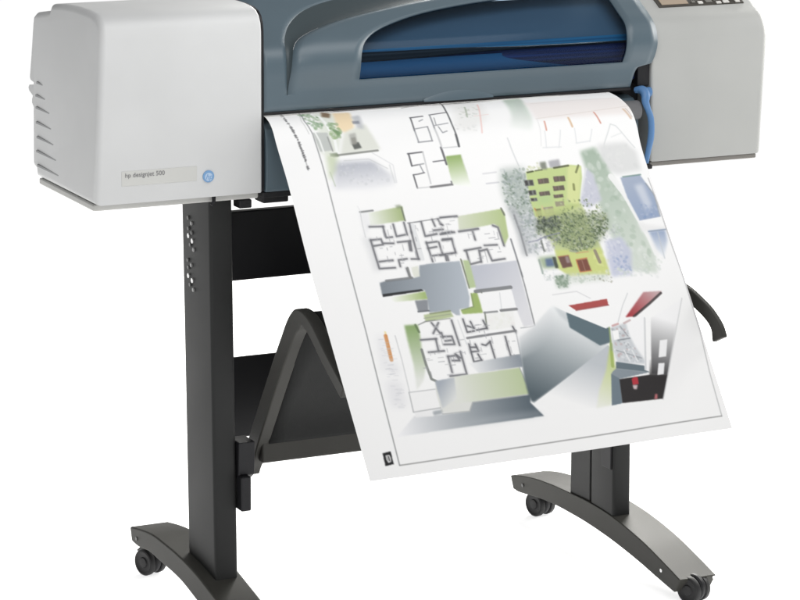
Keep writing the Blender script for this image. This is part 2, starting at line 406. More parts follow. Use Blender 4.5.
# ------------------------------------------------------------------ the stand
ST=root('printer_stand','black steel stand with arched feet on casters and a paper bin, under the plotter','stand',(.62,.08,0))
def leg(x0,x1,yf_t,yb_t,yf_b,yb_b,zb,zt,r=.006):
    secs=[]
    V=[];F=[]
    for z,yf,yb in ((zb,yf_b,yb_b),(zt,yf_t,yb_t)):
        q=rounded([(x0,yf),(x1,yf),(x1,yb),(x0,yb)],r,4)
        V+=[(x,y,z) for x,y in q]
    n=len(V)//2
    F=[tuple(range(n))[::-1],tuple(range(n,2*n))]+[(i,(i+1)%n,n+(i+1)%n,n+i) for i in range(n)]
    return V,F
l1=obj('leg',*leg(.213,.2535,.033,.158,.013,.134,.085,.7225),M_STEEL,ST,angle=40,label='nearer stand leg with bolt heads near its top')
def hexbolt(parent,c,axis,r=.0042,h=.003,m=M_SCREW):
    return obj('bolt',*cyl(c,axis,r,h,n=6 if r>.004 else 16),m,parent,bevel=.0006,seg=1)
bolts=[(.128,.678,0),(.113,.671,1),(.127,.660,0),(.112,.655,0),(.126,.648,2),(.109,.642,2),(.119,.634,0),(.104,.628,1),
       (.130,.606,0),(.115,.600,1),(.128,.594,0),(.127,.580,2),(.110,.575,2),(.121,.566,0),(.106,.560,1)]
M_BOLT_D=mat('dark_bolt',(.10,.10,.10),.35,.5); M_BOLT_M=mat('grey_bolt',(.26,.26,.26),.3,.5)
for y,z,k in bolts: hexbolt(l1,(.2118,y-.004,z+.002),(1,0,0),.0048 if k==2 else .0036,.003,(M_BOLT_D,M_BOLT_M,M_SCREW)[k])
l2=obj('leg',*leg(.9825,1.0180,.045,.125,.038,.121,.075,.7225),M_STEEL,ST,angle=40,label='farther stand leg with an inner bracket plate')
obj('bracket_plate',*box(.9840,1.0150,.1265,.199,.080,.56),M_STEEL,l2,bevel=.002)
obj('clip',*box(.9790,.9822,.044,.078,.176,.30),M_DARK,l2,bevel=.004)
def foot(x0,x1,top,bot,name_label):
    tq,_=smooth_curve(top,10); bq,_=smooth_curve(bot,10)
    poly=[tuple(q) for q in tq]+[tuple(q) for q in bq[::-1]]
    return obj('foot',*extrude_x(poly,x0,x1),M_FOOT,ST,bevel=.0035,seg=3,angle=40,label=name_label)
f1=foot(.190,.262,[(.357,.088),(.30,.098),(.245,.1045),(.19,.1045),(.12,.102),(.047,.094),(-.011,.083),(-.10,.064),(-.20,.036)],[(.349,.064),(.318,.063),(.265,.069),(.214,.067),(.116,.062),(.048,.050),(-.02,.036),(-.11,.018),(-.195,.010)],'nearer arched stand foot, running out of the frame at its front end')
f2=foot(.980,1.052,[(.426,.067),(.385,.077),(.328,.086),(.26,.092),(.2,.0945),(.127,.0965),(.038,.0925),(-.062,.0785),(-.13,.063),(-.199,.045)],[(.415,.044),(.397,.043),(.32,.052),(.258,.0565),(.19,.057),(.126,.0555),(.036,.049),(-.063,.0365),(-.12,.027),(-.180,.018)],'farther arched stand foot, seen whole')
for y,z in ((.322,.076),): hexbolt(f1,(.1897,y,z),(1,0,0),.0036,.003,M_BOLT_D)
for x,y,z,ax,k in ((.9797,-.137,.0445,(1,0,0),2),(.9797,.375,.061,(1,0,0),0),(1.049,-.196,.041,(0,1,0),2),(1.030,-.194,.0335,(0,1,0),2),(1.006,-.1935,.0290,(0,1,0),2)):
    hexbolt(f2,(x,y,z),ax,.0036,.0034,(M_BOLT_D,M_BOLT_M,M_SCREW)[k])
# casters
def caster(c, yaw, ztop):
    x,y,_=c
    R=Vector((math.cos(yaw),math.sin(yaw),0))
    top=Vector((x,y,0))
    body=[]
    # hood between the two wheels + stem
    hood_p=[]
    parts=[cyl((x,y,(ztop+.046)/2),(0,0,1),.006,max(.006,ztop-.046),n=16),
           lathe((x,y,.026),tuple(R),[(.006,-.0065),(.0215,-.0065),(.0235,-.003),(.0235,.003),(.0215,.0065),(.006,.0065)],n=36)]
    brk=Vector((-math.sin(yaw),math.cos(yaw),0))
    a=top+brk*.021+Vector((0,0,.036)); 
    zt=min(.0495,ztop-.001)
    parts.append(box(x-.010,x+.010,y-.010,y+.010,zt-.0075,zt))
    cs=obj('caster',*join(*parts),M_DARK,ST,bevel=.001,seg=2,angle=40)
    for sgn in (-1,1):
        o=top+R*(.0128*sgn)+Vector((0,0,.0235))
        obj('wheel',*lathe(tuple(o),tuple(R*sgn),[(.004,-.0055),(.0215,-.0055),(.0235,-.004),(.0235,.003),(.0222,.0052),(.0195,.0060),(.0175,.0046),(.010,.0040),(.0085,.0058),(.003,.0062)],n=40),M_RUBBER,cs,angle=35)
    lev=top+brk*.024+Vector((0,0,.040))
    if ztop>.045: obj('brake_tab',*tube([tuple(top+brk*.008+Vector((0,0,.046))),tuple(top+brk*.020+Vector((0,0,.043))),tuple(top+brk*.031+Vector((0,0,.036)))],[.006,.0075,.005],n=10,flat=.4),M_DARK,cs)
    return cs
caster((.226,.350,0),.35,.068)
caster((1.016,.372,0),.25,.050)
caster((.226,-.165,0),.3,.036)
caster((1.013,-.190,0),.35,.037)
# cross members
obj('cross_panel',*box(.2545,.9795,.118,.138,.566,.684),M_DARK,ST,bevel=.003)
obj('bin_back_panel',*box(.2545,.9795,.198,.204,.272,.414),M_DARK,ST,bevel=.002)
obj('lower_bar',*box(.312,.954,.048,.066,.266,.3315),M_BAR,ST,bevel=.004)
def bar_outline(pts,hw):
    q,_=smooth_curve(pts,8); L=[];R=[]
    for i in range(len(q)):
        d=q[min(i+1,len(q)-1)]-q[max(i-1,0)]; d=d/np.linalg.norm(d); n=np.array([-d[1],d[0]]); w=hw(i/(len(q)-1))
        L.append(tuple(q[i]+n*w)); R.append(tuple(q[i]-n*w))
    return L+R[::-1]
obj('bin_arm',*extrude_x(bar_outline([(.096,.238),(.078,.285),(.02,.375),(-.06,.490),(-.095,.535),(-.125,.553),(-.158,.546),(-.22,.508),(-.29,.468)],lambda t:.006+.012*sstep(t/.12)-.006*sstep((t-.55)/.1)),.304,.3255),M_BAR,ST,bevel=.003,angle=40)
obj('bin_arm',*extrude_x(bar_outline([(.07,.25),(-.03,.40),(-.09,.50),(-.13,.542),(-.18,.560),(-.235,.558),(-.28,.547),(-.318,.533),(-.338,.518),(-.347,.500)],lambda t:.006+.006*sstep(t/.12)+.006*sstep((t-.8)/.2)),.9535,.963),M_BAR,ST,bevel=.003,angle=40)
obj('bin_rod',*cyl((.64,-.128,.551),(1,0,0),.0095,.629,n=24),M_STEEL,ST)
bc=[]
Vc=[];Fc=[]
path,_=smooth_curve([(.047,.300),(.035,.345),(-.02,.415),(-.07,.475),(-.105,.528),(-.128,.5625),(-.150,.556),(-.20,.526),(-.245,.492),(-.262,.470)],8)
nx=20
for i,(y,z) in enumerate(path):
    for k in range(nx+1):
        x=.3235+(.954-.3235)*k/nx
        sag=.006*math.sin(math.pi*k/nx)*math.sin(math.pi*i/(len(path)-1))
        Vc.append((x,y,z-sag))
for i in range(len(path)-1):
    for k in range(nx): q=i*(nx+1)+k; Fc.append((q,q+1,q+nx+2,q+nx+1))
cl=obj('bin_cloth',Vc,Fc,M_CLOTH,ST,angle=60); md=cl.modifiers.new('thick','SOLIDIFY'); md.thickness=.0015
obj('bracket',*join(extrude_x([(.010,.318),(.055,.318),(.055,.29),(.030,.250),(.012,.262)],.2545,.2835)),M_DARK,ST,bevel=.002)
obj('bracket',*box(.2545,.2725,.000,.030,.203,.262),M_DARK,ST,bevel=.003)

# ------------------------------------------------------------------ the printed sheet
PL=[(.150,.855),(.08,.8595),(.03,.862),(0,.8605),(-.024,.849),(-.049,.818),(-.094,.764),(-.177,.647),(-.257,.546),(-.332,.452),(-.406,.357)]
PRR=[(.150,.855),(.08,.8595),(.03,.8625),(-.006,.8615),(-.040,.856),(-.075,.842),(-.094,.820),(-.110,.787),(-.176,.696),(-.251,.599),(-.338,.482),(-.421,.37)]
PX0,PX1=.299,.941
PLEN,PWID=807.64,642.0
# drawing operations, in tenths of a millimetre on the sheet (across, along)
ART_SRC = [
["P",[834,1516,1157,1494,1215,1914,1006,2413,702,2406],[227,231,222],1,4],
["P",[669,1977,924,2006,932,2353,701,2356],[196,200,197],1,1],
["F",[599,1445,886,1541,878,1895,768,1953,664,1834,609,1646],[[115,147,111],[100,136,100],[144,172,136],[163,187,155]],60,2.45,5.51,0.5],
["L",[894,1598,959,1885,1010,2138,977,2409],4.29,[246,248,246],0.95],
["L",[900,2090,912,2367],2.14,[140,142,140],0.7],
["L",[693,1892,748,2139,755,2380],2.76,[244,246,244],0.9],
["P",[1170,1538,1478,1554,1415,1974,1234,2061,1113,1939],[241,219,182],0.95,3],
["P",[1209,2040,1625,1905,1739,2442,1022,2465],[226,228,220],1,3],
["F",[976,1830,1148,1830,1164,2087,1043,2184,960,2097],[[134,162,118],[114,146,102],[153,177,129]],40,2.45,5.51,0.55],
["P",[1010,1436,1132,1554,1068,1692,944,1642],[110,86,62],0.8,2],
["P",[1445,1706,1601,1673,1575,2012,1460,1980],[187,190,195],0.8,3],
["P",[1418,1820,1541,1826,1534,1894,1412,1884],[121,125,137],0.7,1],
["P",[1283,2084,1404,2064,1376,2257,1257,2293],[165,165,161],0.7,2],
["P",[1275,2285,1402,2253,1424,2374,1290,2390],[85,88,85],0.9,1],
["P",[1298,2158,1378,2150,1366,2291,1280,2297],[150,150,143],0.9,1],
["L",[857,2454,1271,2455,1679,2455],3.37,[140,142,137],0.9],
["P",[839,2408,977,2409,1001,2486,892,2492],[121,133,109],0.8,1],
["P",[780,2400,958,2474,933,2733,721,2900],[206,216,188],0.9,5],
["G",[927,2586,1531,2630,1819,2954,1804,3127,1388,3172,736,3077,851,2755],[1271,2679,1268,3158],[189,192,201],[244,244,246],1,1,6],
["F",[927,2586,1531,2630,1822,3002,1413,3080,802,2942],[[191,194,199],[216,218,221],[235,236,238],[181,186,189]],60,1.84,4.9,0.3],
["L",[1571,2487,1872,2753,1850,3069],1.84,[215,216,219],0.6],
["L",[1811,2745,1820,3066],2.45,[195,198,199],0.4],
["L",[1054,2569,1480,2591,1765,2804],1.53,[190,192,194],0.5],
["L",[762,2744,786,3004],1.84,[181,193,169],0.6],
["L",[320,1349,300,1684,335,1872,381,2078,397,2298,405,2467,402,2666],1.84,[150,150,152],0.6],
["L",[292,1374,349,1313],1.38,[70,70,73],0.85],
["L",[280,1446,321,1435],1.38,[70,70,73],0.85],
["L",[271,1496,315,1469],1.38,[70,70,73],0.85],
["L",[268,1536,297,1532],1.38,[70,70,73],0.85],
["L",[278,1607,304,1587],1.38,[70,70,73],0.85],
["L",[279,1637,312,1633],1.38,[70,70,73],0.85],
["L",[281,1665,315,1654],1.38,[70,70,73],0.85],
["L",[284,1692,306,1688],1.38,[70,70,73],0.85],
["L",[289,1751,329,1744],1.38,[70,70,73],0.85],
["L",[306,1830,339,1821],1.38,[70,70,73],0.85],
["L",[312,1854,351,1840],1.38,[70,70,73],0.85],
["L",[322,1878,347,1870],1.38,[70,70,73],0.85],
["L",[324,1901,365,1891],1.38,[70,70,73],0.85],
["L",[327,1924,363,1914],1.38,[70,70,73],0.85],
["L",[339,1947,362,1941],1.38,[70,70,73],0.85],
["L",[341,1992,370,1989],1.38,[70,70,73],0.85],
["L",[348,2015,379,2004],1.38,[70,70,73],0.85],
["L",[352,2037,388,2037],1.38,[70,70,73],0.85],
["L",[373,2084,389,2073],1.38,[70,70,73],0.85],
["L",[371,2131,409,2128],1.38,[70,70,73],0.85],
["L",[372,2155,398,2148],1.38,[70,70,73],0.85],
["L",[374,2180,414,2173],1.38,[70,70,73],0.85],
["L",[372,2204,400,2201],1.38,[70,70,73],0.85],
["L",[376,2229,399,2229],1.38,[70,70,73],0.85],
["L",[377,2254,404,2241],1.38,[70,70,73],0.85],
["L",[384,2279,407,2266],1.38,[70,70,73],0.85],
["L",[381,2303,423,2293],1.38,[70,70,73],0.85],
["L",[388,2328,410,2328],1.38,[70,70,73],0.85],
["L",[383,2351,415,2339],1.38,[70,70,73],0.85],
["L",[384,2376,421,2375],1.38,[70,70,73],0.85],
["L",[382,2399,413,2390],1.38,[70,70,73],0.85],
["L",[386,2424,426,2414],1.38,[70,70,73],0.85],
["L",[395,2449,418,2449],1.38,[70,70,73],0.85],
["L",[396,2473,422,2470],1.38,[70,70,73],0.85],
["L",[391,2497,414,2486],1.38,[70,70,73],0.85],
["L",[391,2597,423,2593],1.38,[70,70,73],0.85],
["L",[389,2621,420,2618],1.38,[70,70,73],0.85],
["L",[393,2647,427,2635],1.38,[70,70,73],0.85],
["L",[2443,1521,2953,1435],2.76,[150,148,146],0.85],
["L",[2450,1861,2685,1850],2.45,[98,98,103],0.9],
["L",[2456,1861,2431,2163],2.45,[98,98,103],0.9],
["L",[2431,2163,2427,2397],2.14,[148,150,155],0.9],
["L",[2418,2396,2675,2399],2.14,[148,150,155],0.9],
["L",[2684,2099,2668,2401],2.14,[148,150,155],0.9],
["L",[2429,2123,2690,2100],1.84,[148,150,155],0.9],
["L",[2579,1962,2655,1930],1.84,[148,150,155],0.9],
["L",[2810,1834,3121,1806],2.14,[98,98,103],0.9],
["L",[2816,1834,2791,2174],2.45,[148,150,155],0.9],
["L",[2791,2174,2799,2512],3.06,[205,206,208],0.9],
["L",[2803,2096,3068,2071],1.84,[148,150,155],0.9],
["L",[2872,2126,2901,2267,2990,2242],1.84,[148,150,155],0.9],
["L",[2869,1914,2847,2081],1.53,[148,150,155],0.9],
["L",[2784,2543,2806,2849],3.37,[98,98,103],0.9],
["L",[2797,2551,3110,2564],1.84,[205,206,208],0.9],
["L",[2580,2778,2793,2774],1.84,[98,98,103],0.9],
["L",[2175,2584,2445,2582],2.45,[98,98,103],0.9],
["L",[2190,2586,2192,2807],2.76,[98,98,103],0.9],
["L",[2192,2807,2307,2799],1.84,[98,98,103],0.9],
["L",[2307,2799,2409,2792],1.84,[148,150,155],0.9],
["L",[2445,2582,2438,3156],2.45,[205,206,208],0.9],
["L",[2336,2809,2364,2940],1.84,[148,150,155],0.9],
["L",[2177,2968,2263,2966,2380,2951],1.84,[98,98,103],0.9],
["L",[2177,2968,2184,3211],2.45,[98,98,103],0.9],
["L",[2184,3211,2409,3216],1.84,[205,206,208],0.9],
["L",[2420,3220,2812,3216],3.68,[120,120,122],0.9],
["L",[2811,3223,2805,3164],2.45,[98,98,103],0.9],
["L",[3221,1366,3148,1766,3127,2101,3121,2350,3106,2557],2.45,[92,94,97],0.95],
["L",[3117,2332,3106,2557],3.68,[92,94,97],0.8],
["G",[2828,2709,3104,2710,3134,3303,2817,3223],[2957,2724,2970,3267],[151,178,111],[250,252,247],1,1,1],
["L",[3102,2716,3123,3062],1.53,[215,219,207],0.8],
["L",[3401,3094,3643,3091],2.45,[222,222,225],0.9],
["L",[3413,3275,3637,3276],2.45,[214,214,219],0.9],
["L",[4005,2514,4022,2692,4080,3030],2.14,[214,216,218],0.8],
["P",[3340,1576,3888,1597,3817,2049,3467,2289,3163,2247],[236,236,234],0.8,8],
["F",[3426,1670,3791,1661,3651,1978,3434,2037,3297,1973],[[190,194,182],[214,212,206],[171,177,167]],26,1.84,4.29,0.35],
["L",[3532,1688,3459,1973],2.76,[152,164,144],0.6],
["L",[3802,1623,3697,1984,3587,2360],2.14,[238,193,188],0.7],
["L",[3590,1969,3854,1960],1.53,[234,202,198],0.5],
["F",[3175,2128,3577,2167,3522,2315,3156,2265],[[222,224,222],[232,232,232]],20,1.84,3.68,0.5],
["G",[4336,1496,4685,1435,4591,2147,4486,2424,4229,2320],[4484,1532,4372,2375],[188,202,190],[240,244,240],1,1,4],
["G",[4637,1449,4527,2014,4532,2248,4427,2433,4102,2339],[4530,1790,4271,2413],[197,207,199],[246,248,246],1,1,5],
["P",[4640,1702,6402,1816,6430,2281,6336,2345,4634,2221],[242,236,234],0.9,5],
["L",[4643,2201,5509,2180,6429,2145],1.53,[224,215,210],0.7],
["L",[4744,1759,5549,1761,6298,1819],1.84,[220,212,208],0.5],
["L",[4658,2203,4635,2442,4575,2724],1.53,[230,230,230],0.8],
["L",[4767,2282,4745,2456],2.45,[215,154,136],0.85],
["L",[5222,2268,5232,2449],3.37,[220,188,156],0.85],
["L",[5729,2207,5767,2448],2.45,[208,144,127],0.85],
["L",[6287,2214,6348,2424],3.68,[217,193,172],0.85],
["L",[6335,2197,6381,2405],1.23,[187,171,163],0.85],
["L",[4709,2468,4663,2765],1.84,[226,228,230],0.8],
["L",[4997,2487,4893,2791],1.84,[226,228,230],0.8],
["L",[5260,2486,5231,2751],1.84,[226,228,230],0.8],
["L",[5573,2540,5483,2748],1.84,[226,228,230],0.8],
["L",[4600,2758,4938,2783],1.84,[226,228,230],0.8],
["L",[5225,2750,5491,2740],1.84,[226,228,230],0.8],
["L",[5728,2837,5938,2485,6025,2528,6291,2946],1.84,[215,218,219],0.8],
["L",[5894,2717,6106,2664],1.53,[225,228,228],0.7],
["P",[5605,2823,6137,2829,6305,3012,6293,3369,5833,3397,5579,3253],[224,225,225],1,5],
["F",[5601,2838,6132,2850,6265,3300,5611,3257],[[216,218,218],[232,232,232],[226,228,226]],40,2.45,6.13,0.4],
["G",[5263,2903,5559,2856,5861,3894,6044,4867,5971,5245,5451,5123,5342,4443],[5435,2896,5737,4939],[169,186,170],[215,223,214],1,1,4],
["F",[5263,2903,5559,2856,5861,3894,6044,4867,5989,5192,5558,5137,5450,4457],[[163,182,164],[187,202,187],[206,215,206],[229,234,229]],90,3.15,8.4,0.4],
["P",[5287,3205,5386,3342,5390,3818,5113,3937,4976,3837],[205,207,219],1,3],
["L",[5283,3218,4980,3823],2.1,[226,228,231],0.9],
["F",[5249,3326,5358,3786,5125,3897,5007,3827],[[216,217,228],[191,195,209],[228,230,236]],30,1.57,4.2,0.5],
["P",[3748,3066,4148,3072,4149,3307,4165,3668,4125,3939,4092,4182,3767,4169,3676,3691,3669,3387],[166,177,171],0.8,9],
["P",[3733,3854,4139,3877,4106,4257,3955,4652,3780,4601,3760,4131],[207,210,213],0.8,6],
["F",[3739,3052,4152,3059,4143,3278,4165,3668,4112,3937,4092,4182,3767,4169,3663,3689,3656,3386],[[133,150,138],[167,177,176],[115,132,118],[201,207,206],[152,164,160],[179,186,189]],260,1.57,4.46,0.55],
["F",[3685,3334,4090,3272,4168,3751,4100,4156,3802,4145,3663,3689],[[95,114,98],[115,132,115],[142,157,142],[215,220,218],[227,230,230]],150,1.05,3.15,0.55],
["F",[3733,3854,4139,3877,4106,4257,3955,4652,3780,4601,3760,4131],[[176,182,188],[201,205,209],[152,164,160],[222,224,227]],120,1.84,4.72,0.5],
["P",[4176,3150,4981,3114,5205,3159,5162,3371,4942,3874,4534,4003,4102,3969,4107,3661],[197,213,147],1,1],
["P",[4970,3132,5200,3175,4947,3875,4756,3754],[216,224,160],1,2],
["P",[4246,3540,4557,3522,4510,3766,4213,3784],[179,205,150],0.7,8],
["P",[4472,3013,4586,3007,4577,3150,4462,3144],[118,123,110],0.85,2],
["P",[4637,3005,4841,2995,4835,3133,4632,3137],[172,172,177],0.9,2],
["F",[4206,3065,4472,3013,4455,3149,4211,3143],[[216,221,187],[190,198,158],[232,233,218]],26,1.57,3.67,0.6],
["L",[4200,3163,4305,3154],2.89,[80,83,61],0.85],
["L",[4348,3151,4475,3146],2.1,[90,93,71],0.8],
["L",[4701,3139,4972,3126],3.15,[84,87,65],0.85],
["P",[4347,3305,4547,3308,4539,3402,4340,3399],[96,85,82],0.9,0],
["L",[4446,3309,4438,3391],1.31,[148,136,124],0.7],
["P",[4367,3311,4412,3311,4407,3375,4363,3374],[136,112,108],0.6,0],
["P",[4640,3296,4852,3299,4844,3399,4632,3395],[96,85,82],0.9,0],
["L",[4745,3300,4735,3387],1.31,[148,136,124],0.7],
["P",[4661,3301,4705,3302,4700,3371,4655,3370],[136,112,108],0.6,0],
["P",[4304,3538,4498,3541,4492,3618,4298,3615],[96,85,82],0.9,0],
["L",[4401,3542,4397,3608],1.31,[148,136,124],0.7],
["P",[4325,3544,4369,3545,4365,3591,4321,3591],[136,112,108],0.6,0],
["P",[4582,3467,4788,3470,4781,3558,4575,3555],[96,85,82],0.9,0],
["L",[4685,3470,4678,3547],1.31,[148,136,124],0.7],
["P",[4603,3472,4648,3473,4643,3530,4598,3530],[136,112,108],0.6,0],
["P",[4546,3622,4724,3625,4718,3685,4541,3682],[96,85,82],0.9,0],
["L",[4634,3625,4635,3676],1.31,[148,136,124],0.7],
["P",[4566,3629,4611,3629,4608,3660,4564,3659],[136,112,108],0.6,0],
["P",[4098,3301,4264,3303,4255,3413,4090,3411],[120,122,122],0.95,0],
["P",[4109,3303,4158,3303,4152,3394,4102,3393],[64,62,62],0.85,0],
["P",[4190,3310,4250,3311,4244,3399,4183,3398],[75,72,71],0.85,0],
["P",[4119,3490,4257,3492,4250,3585,4112,3583],[120,122,122],0.95,0],
["P",[4129,3493,4179,3494,4173,3568,4124,3567],[64,62,62],0.85,0],
["P",[4211,3499,4244,3500,4238,3571,4205,3570],[75,72,71],0.85,0],
["P",[4115,3632,4237,3634,4232,3694,4111,3692],[120,122,122],0.95,0],
["P",[4125,3636,4175,3637,4171,3678,4122,3677],[64,62,62],0.85,0],
["P",[4207,3641,4223,3641,4220,3680,4204,3680],[75,72,71],0.85,0],
["P",[4535,3747,4696,3749,4688,3843,4527,3840],[148,138,126],0.8,0],
["P",[4290,3824,4477,3827,4467,3953,4279,3949],[147,133,130],0.9,0],
["P",[4331,3835,4375,3836,4367,3929,4323,3928],[189,181,181],0.7,0],
["P",[4143,3833,4248,3835,4237,3963,4133,3961],[94,84,65],0.9,0],
["L",[4137,3816,4150,3975],1.84,[206,125,77],0.8],
["L",[4280,3793,4285,3959],1.84,[220,191,151],0.8],
["L",[4157,3970,4489,3970],1.57,[214,153,113],0.6],
["L",[5159,3143,5077,3264],3.15,[116,122,81],0.85],
["L",[4967,3473,4948,3569],3.67,[130,136,87],0.85],
["L",[4931,3149,4760,3741],1.05,[206,212,161],0.6],
["P",[4098,3862,4999,3826,5123,4767,4273,4656],[190,203,138],0.85,2],
["P",[4272,4604,5084,4660,5120,4886,5117,5167,4821,5123,4387,5099,4204,4918],[206,215,138],1,2],
["F",[4986,4619,5174,4893,5086,5157,4821,5123],[[215,223,146],[225,230,164]],20,2.1,5.25,0.5],
["P",[4283,4722,4477,4720,4486,4930,4303,4934],[116,86,78],1,1],
["L",[4283,4722,4477,4720],1.57,[184,124,92],0.8],
["P",[4408,4738,4464,4734,4466,4856,4406,4854],[167,151,151],0.8,1],
["P",[4585,4828,4787,4821,4797,5043,4587,5043],[128,81,68],1,1],
["L",[4585,4828,4587,5043,4797,5043],1.57,[211,134,83],0.8],
["L",[4685,4843,4687,5023],1.31,[174,142,126],0.7],
["L",[4973,4701,4995,4911],5.25,[148,138,122],0.9],
["L",[4628,4698,4849,4699],1.84,[211,153,113],0.6],
["L",[4589,4817,4785,4809],2.1,[199,115,83],0.7],
["P",[3929,4689,4244,4689,4225,4921,3945,4898],[153,173,137],0.8,4],
["P",[4044,4732,4177,4730,4173,4878,4023,4870],[96,116,151],0.9,2],
["P",[4182,4714,4241,4716,4231,4919,4172,4917],[61,66,61],0.85,1],
["L",[3930,4731,3920,4977],3.15,[143,159,151],0.7],
["P",[4140,4055,4554,3969,5392,4059,5355,4305,5163,4503,4919,4652,4616,4649,4330,4465,4053,4251],[127,140,108],0.6,7],
["P",[4112,4011,4525,4062,4454,4246,4074,4226],[105,113,102],0.65,6],
["F",[4110,4065,4558,3956,5396,4046,5368,4307,5190,4507,4913,4671,4610,4668,4316,4464,4026,4247],[[88,104,77],[114,130,95],[143,155,121],[74,87,69],[173,185,157],[132,148,111],[98,116,94],[191,197,183]],520,1.05,3.41,0.62],
["F",[4550,3983,5284,4046,5305,4326,4995,4593,4622,4628,4408,4434],[[68,82,58],[86,102,72],[112,126,91],[62,73,62]],110,0.79,2.36,0.55],
["F",[4179,4019,4550,3983,5383,4086,5288,4380,4986,4619,4621,4633,4321,4450],[[201,209,185],[222,225,216],[174,188,153],[162,181,130]],120,0.66,1.84,0.55],
["F",[4152,4016,4554,3969,5392,4059,5324,4357,4981,4633,4618,4641,4347,4454],[[76,92,68],[94,112,83],[62,76,57]],130,0.66,1.84,0.6],
["F",[4620,3724,5014,3716,5396,3930,5391,4207,5097,4337,4517,4236],[[88,104,72],[122,138,96],[147,160,118],[102,120,89],[187,196,158]],170,1.05,3.15,0.6],
["F",[4104,3964,4534,4003,4515,4153,4084,4209],[[55,65,55],[79,91,73],[111,121,100],[91,96,99]],70,1.05,2.89,0.6],
["F",[4099,4009,4525,4062,4467,4248,4061,4224],[[51,59,54],[72,83,68],[98,109,93],[121,129,121]],90,1.31,3.41,0.6],
["F",[5108,4246,5314,4300,5235,4457,5011,4372],[[72,88,62],[92,110,76]],40,1.31,3.15,0.6],
["F",[5206,4286,5602,4280,5513,4548,5200,4647],[[197,202,205],[216,220,221],[171,179,178]],50,1.57,3.67,0.45],
["F",[4071,4281,4452,4384,4252,4580,3981,4655],[[151,152,163],[210,212,217],[121,126,131],[179,183,177]],80,1.31,3.41,0.55],
["L",[3844,4395,4012,4383,4165,4334,4451,4301],2.1,[131,134,155],0.7],
["L",[4074,4405,4072,4584],3.15,[97,103,97],0.7],
["P",[4153,4415,4267,4402,4222,4631,4112,4631],[222,222,225],0.7,3],
["L",[4534,4644,4636,4671],3.67,[151,156,157],0.6],
["L",[4771,4425,4773,4592],2.62,[93,103,93],0.6],
["P",[4126,5059,4375,5070,4289,5277,4095,5260],[162,178,162],0.8,5],
["P",[4347,5055,5086,5157,5059,5241,4351,5212],[215,221,213],0.8,6],
["F",[4126,5059,4375,5070,4289,5277,4095,5260],[[133,153,133],[115,138,119],[162,178,162]],60,1.57,4.2,0.55],
["F",[4349,5047,4825,5109,5073,5197,4786,5228,4347,5225],[[192,204,192],[216,223,216],[172,188,171]],60,1.57,3.67,0.45],
["F",[4821,5123,5140,5164,5097,5296,4786,5228],[[200,203,192],[150,150,134],[222,226,221]],30,1.05,2.62,0.5],
["F",[3924,4923,4195,4931,4118,5085,3909,5140],[[216,220,223],[191,199,196],[236,238,240]],30,1.57,3.67,0.5],
["P",[5220,4552,5526,4508,5629,4786,5500,5211,5127,5204,5156,4863],[199,203,222],0.9,4],
["F",[5280,4824,5584,4835,5513,5130,5219,5092],[[137,157,196],[163,178,207],[154,170,202],[202,208,222]],50,1.84,4.72,0.4],
["F",[5217,4594,5513,4548,5477,4822,5183,4867],[[216,218,229],[182,188,209],[228,230,236]],40,1.57,4.2,0.5],
["F",[5026,5061,6006,5124,5943,5308,5068,5194],[[226,230,228],[206,215,209],[240,242,240]],50,2.04,4.49,0.5],
["L",[5686,3411,5841,3779,5962,4281,6035,4587,6062,4894],8.98,[246,246,246],0.9],
["G",[5857,3458,6232,3441,6331,3707,6374,3844,6354,4234,5958,4255,5870,3826],[5980,3490,6156,4232],[169,180,200],[154,170,198],1,1,1],
["P",[6067,3632,6231,3607,6275,4007,6142,4143],[229,232,238],0.6,4],
["F",[5999,3973,6396,3978,6346,4233,5979,4231],[[125,149,189],[154,170,202],[192,200,217]],30,1.63,4.08,0.4],
["L",[5906,3446,6245,3443],2.45,[105,137,129],0.7],
["L",[6286,3614,6374,3844,6357,4226],2.45,[142,150,158],0.6],
["L",[5962,4255,6346,4233],2.04,[134,150,182],0.6],
["P",[5909,4309,6396,4436,6396,4502,5937,4487],[238,238,238],0.9,3],
["G",[6058,4481,6365,4489,6339,4691,6173,4995,6091,4811],[6226,4480,6139,4990],[154,170,198],[244,246,248],1,1,3],
["L",[6050,4480,6380,4482],2.04,[123,139,163],0.7],
["L",[6212,4522,6181,4996],2.04,[201,206,212],0.7],
["F",[5733,4765,6210,4913,6069,5196,5691,5147],[[216,223,216],[235,238,235],[201,211,203]],36,2.04,4.9,0.5],
["L",[6364,3523,6391,4127,6388,4800,6405,5355,6395,6330,6330,7069,6298,7840],1.57,[176,176,178],0.8],
["P",[1013,3932,1157,4006,1182,4558,1065,4588,1055,4227],[222,223,225],0.8,6],
["P",[1071,3493,1241,3514,1216,3780,1060,3961],[238,238,240],0.8,4],
["G",[1233,3547,1842,3498,1822,3755,1209,3768],[1250,3650,1807,3629],[236,239,231],[169,185,133],1,1,1],
["L",[1089,3511,1313,3510],3.06,[140,142,142],0.9],
["L",[1091,3518,1074,3739,1070,3962],1.53,[214,215,217],0.9],
["L",[1815,3517,1818,3754],2.62,[119,127,111],0.9],
["P",[1716,3472,1806,3467,1836,3520,1745,3531],[131,143,115],0.7,2],
["L",[1072,3404,1100,3508],1.09,[228,228,230],0.8],
["L",[1849,3803,2252,3792,2614,3779],1.31,[112,114,117],0.9],
["G",[2745,3790,3548,3753,3584,3826,3526,4252,3414,4398,3401,4328,3411,4067,3338,4005,2992,4030,2699,4034],[2730,3924,3528,3979],[216,221,202],[185,201,147],1,1,1],
["L",[3542,3743,3566,3865],3.06,[121,127,111],0.9],
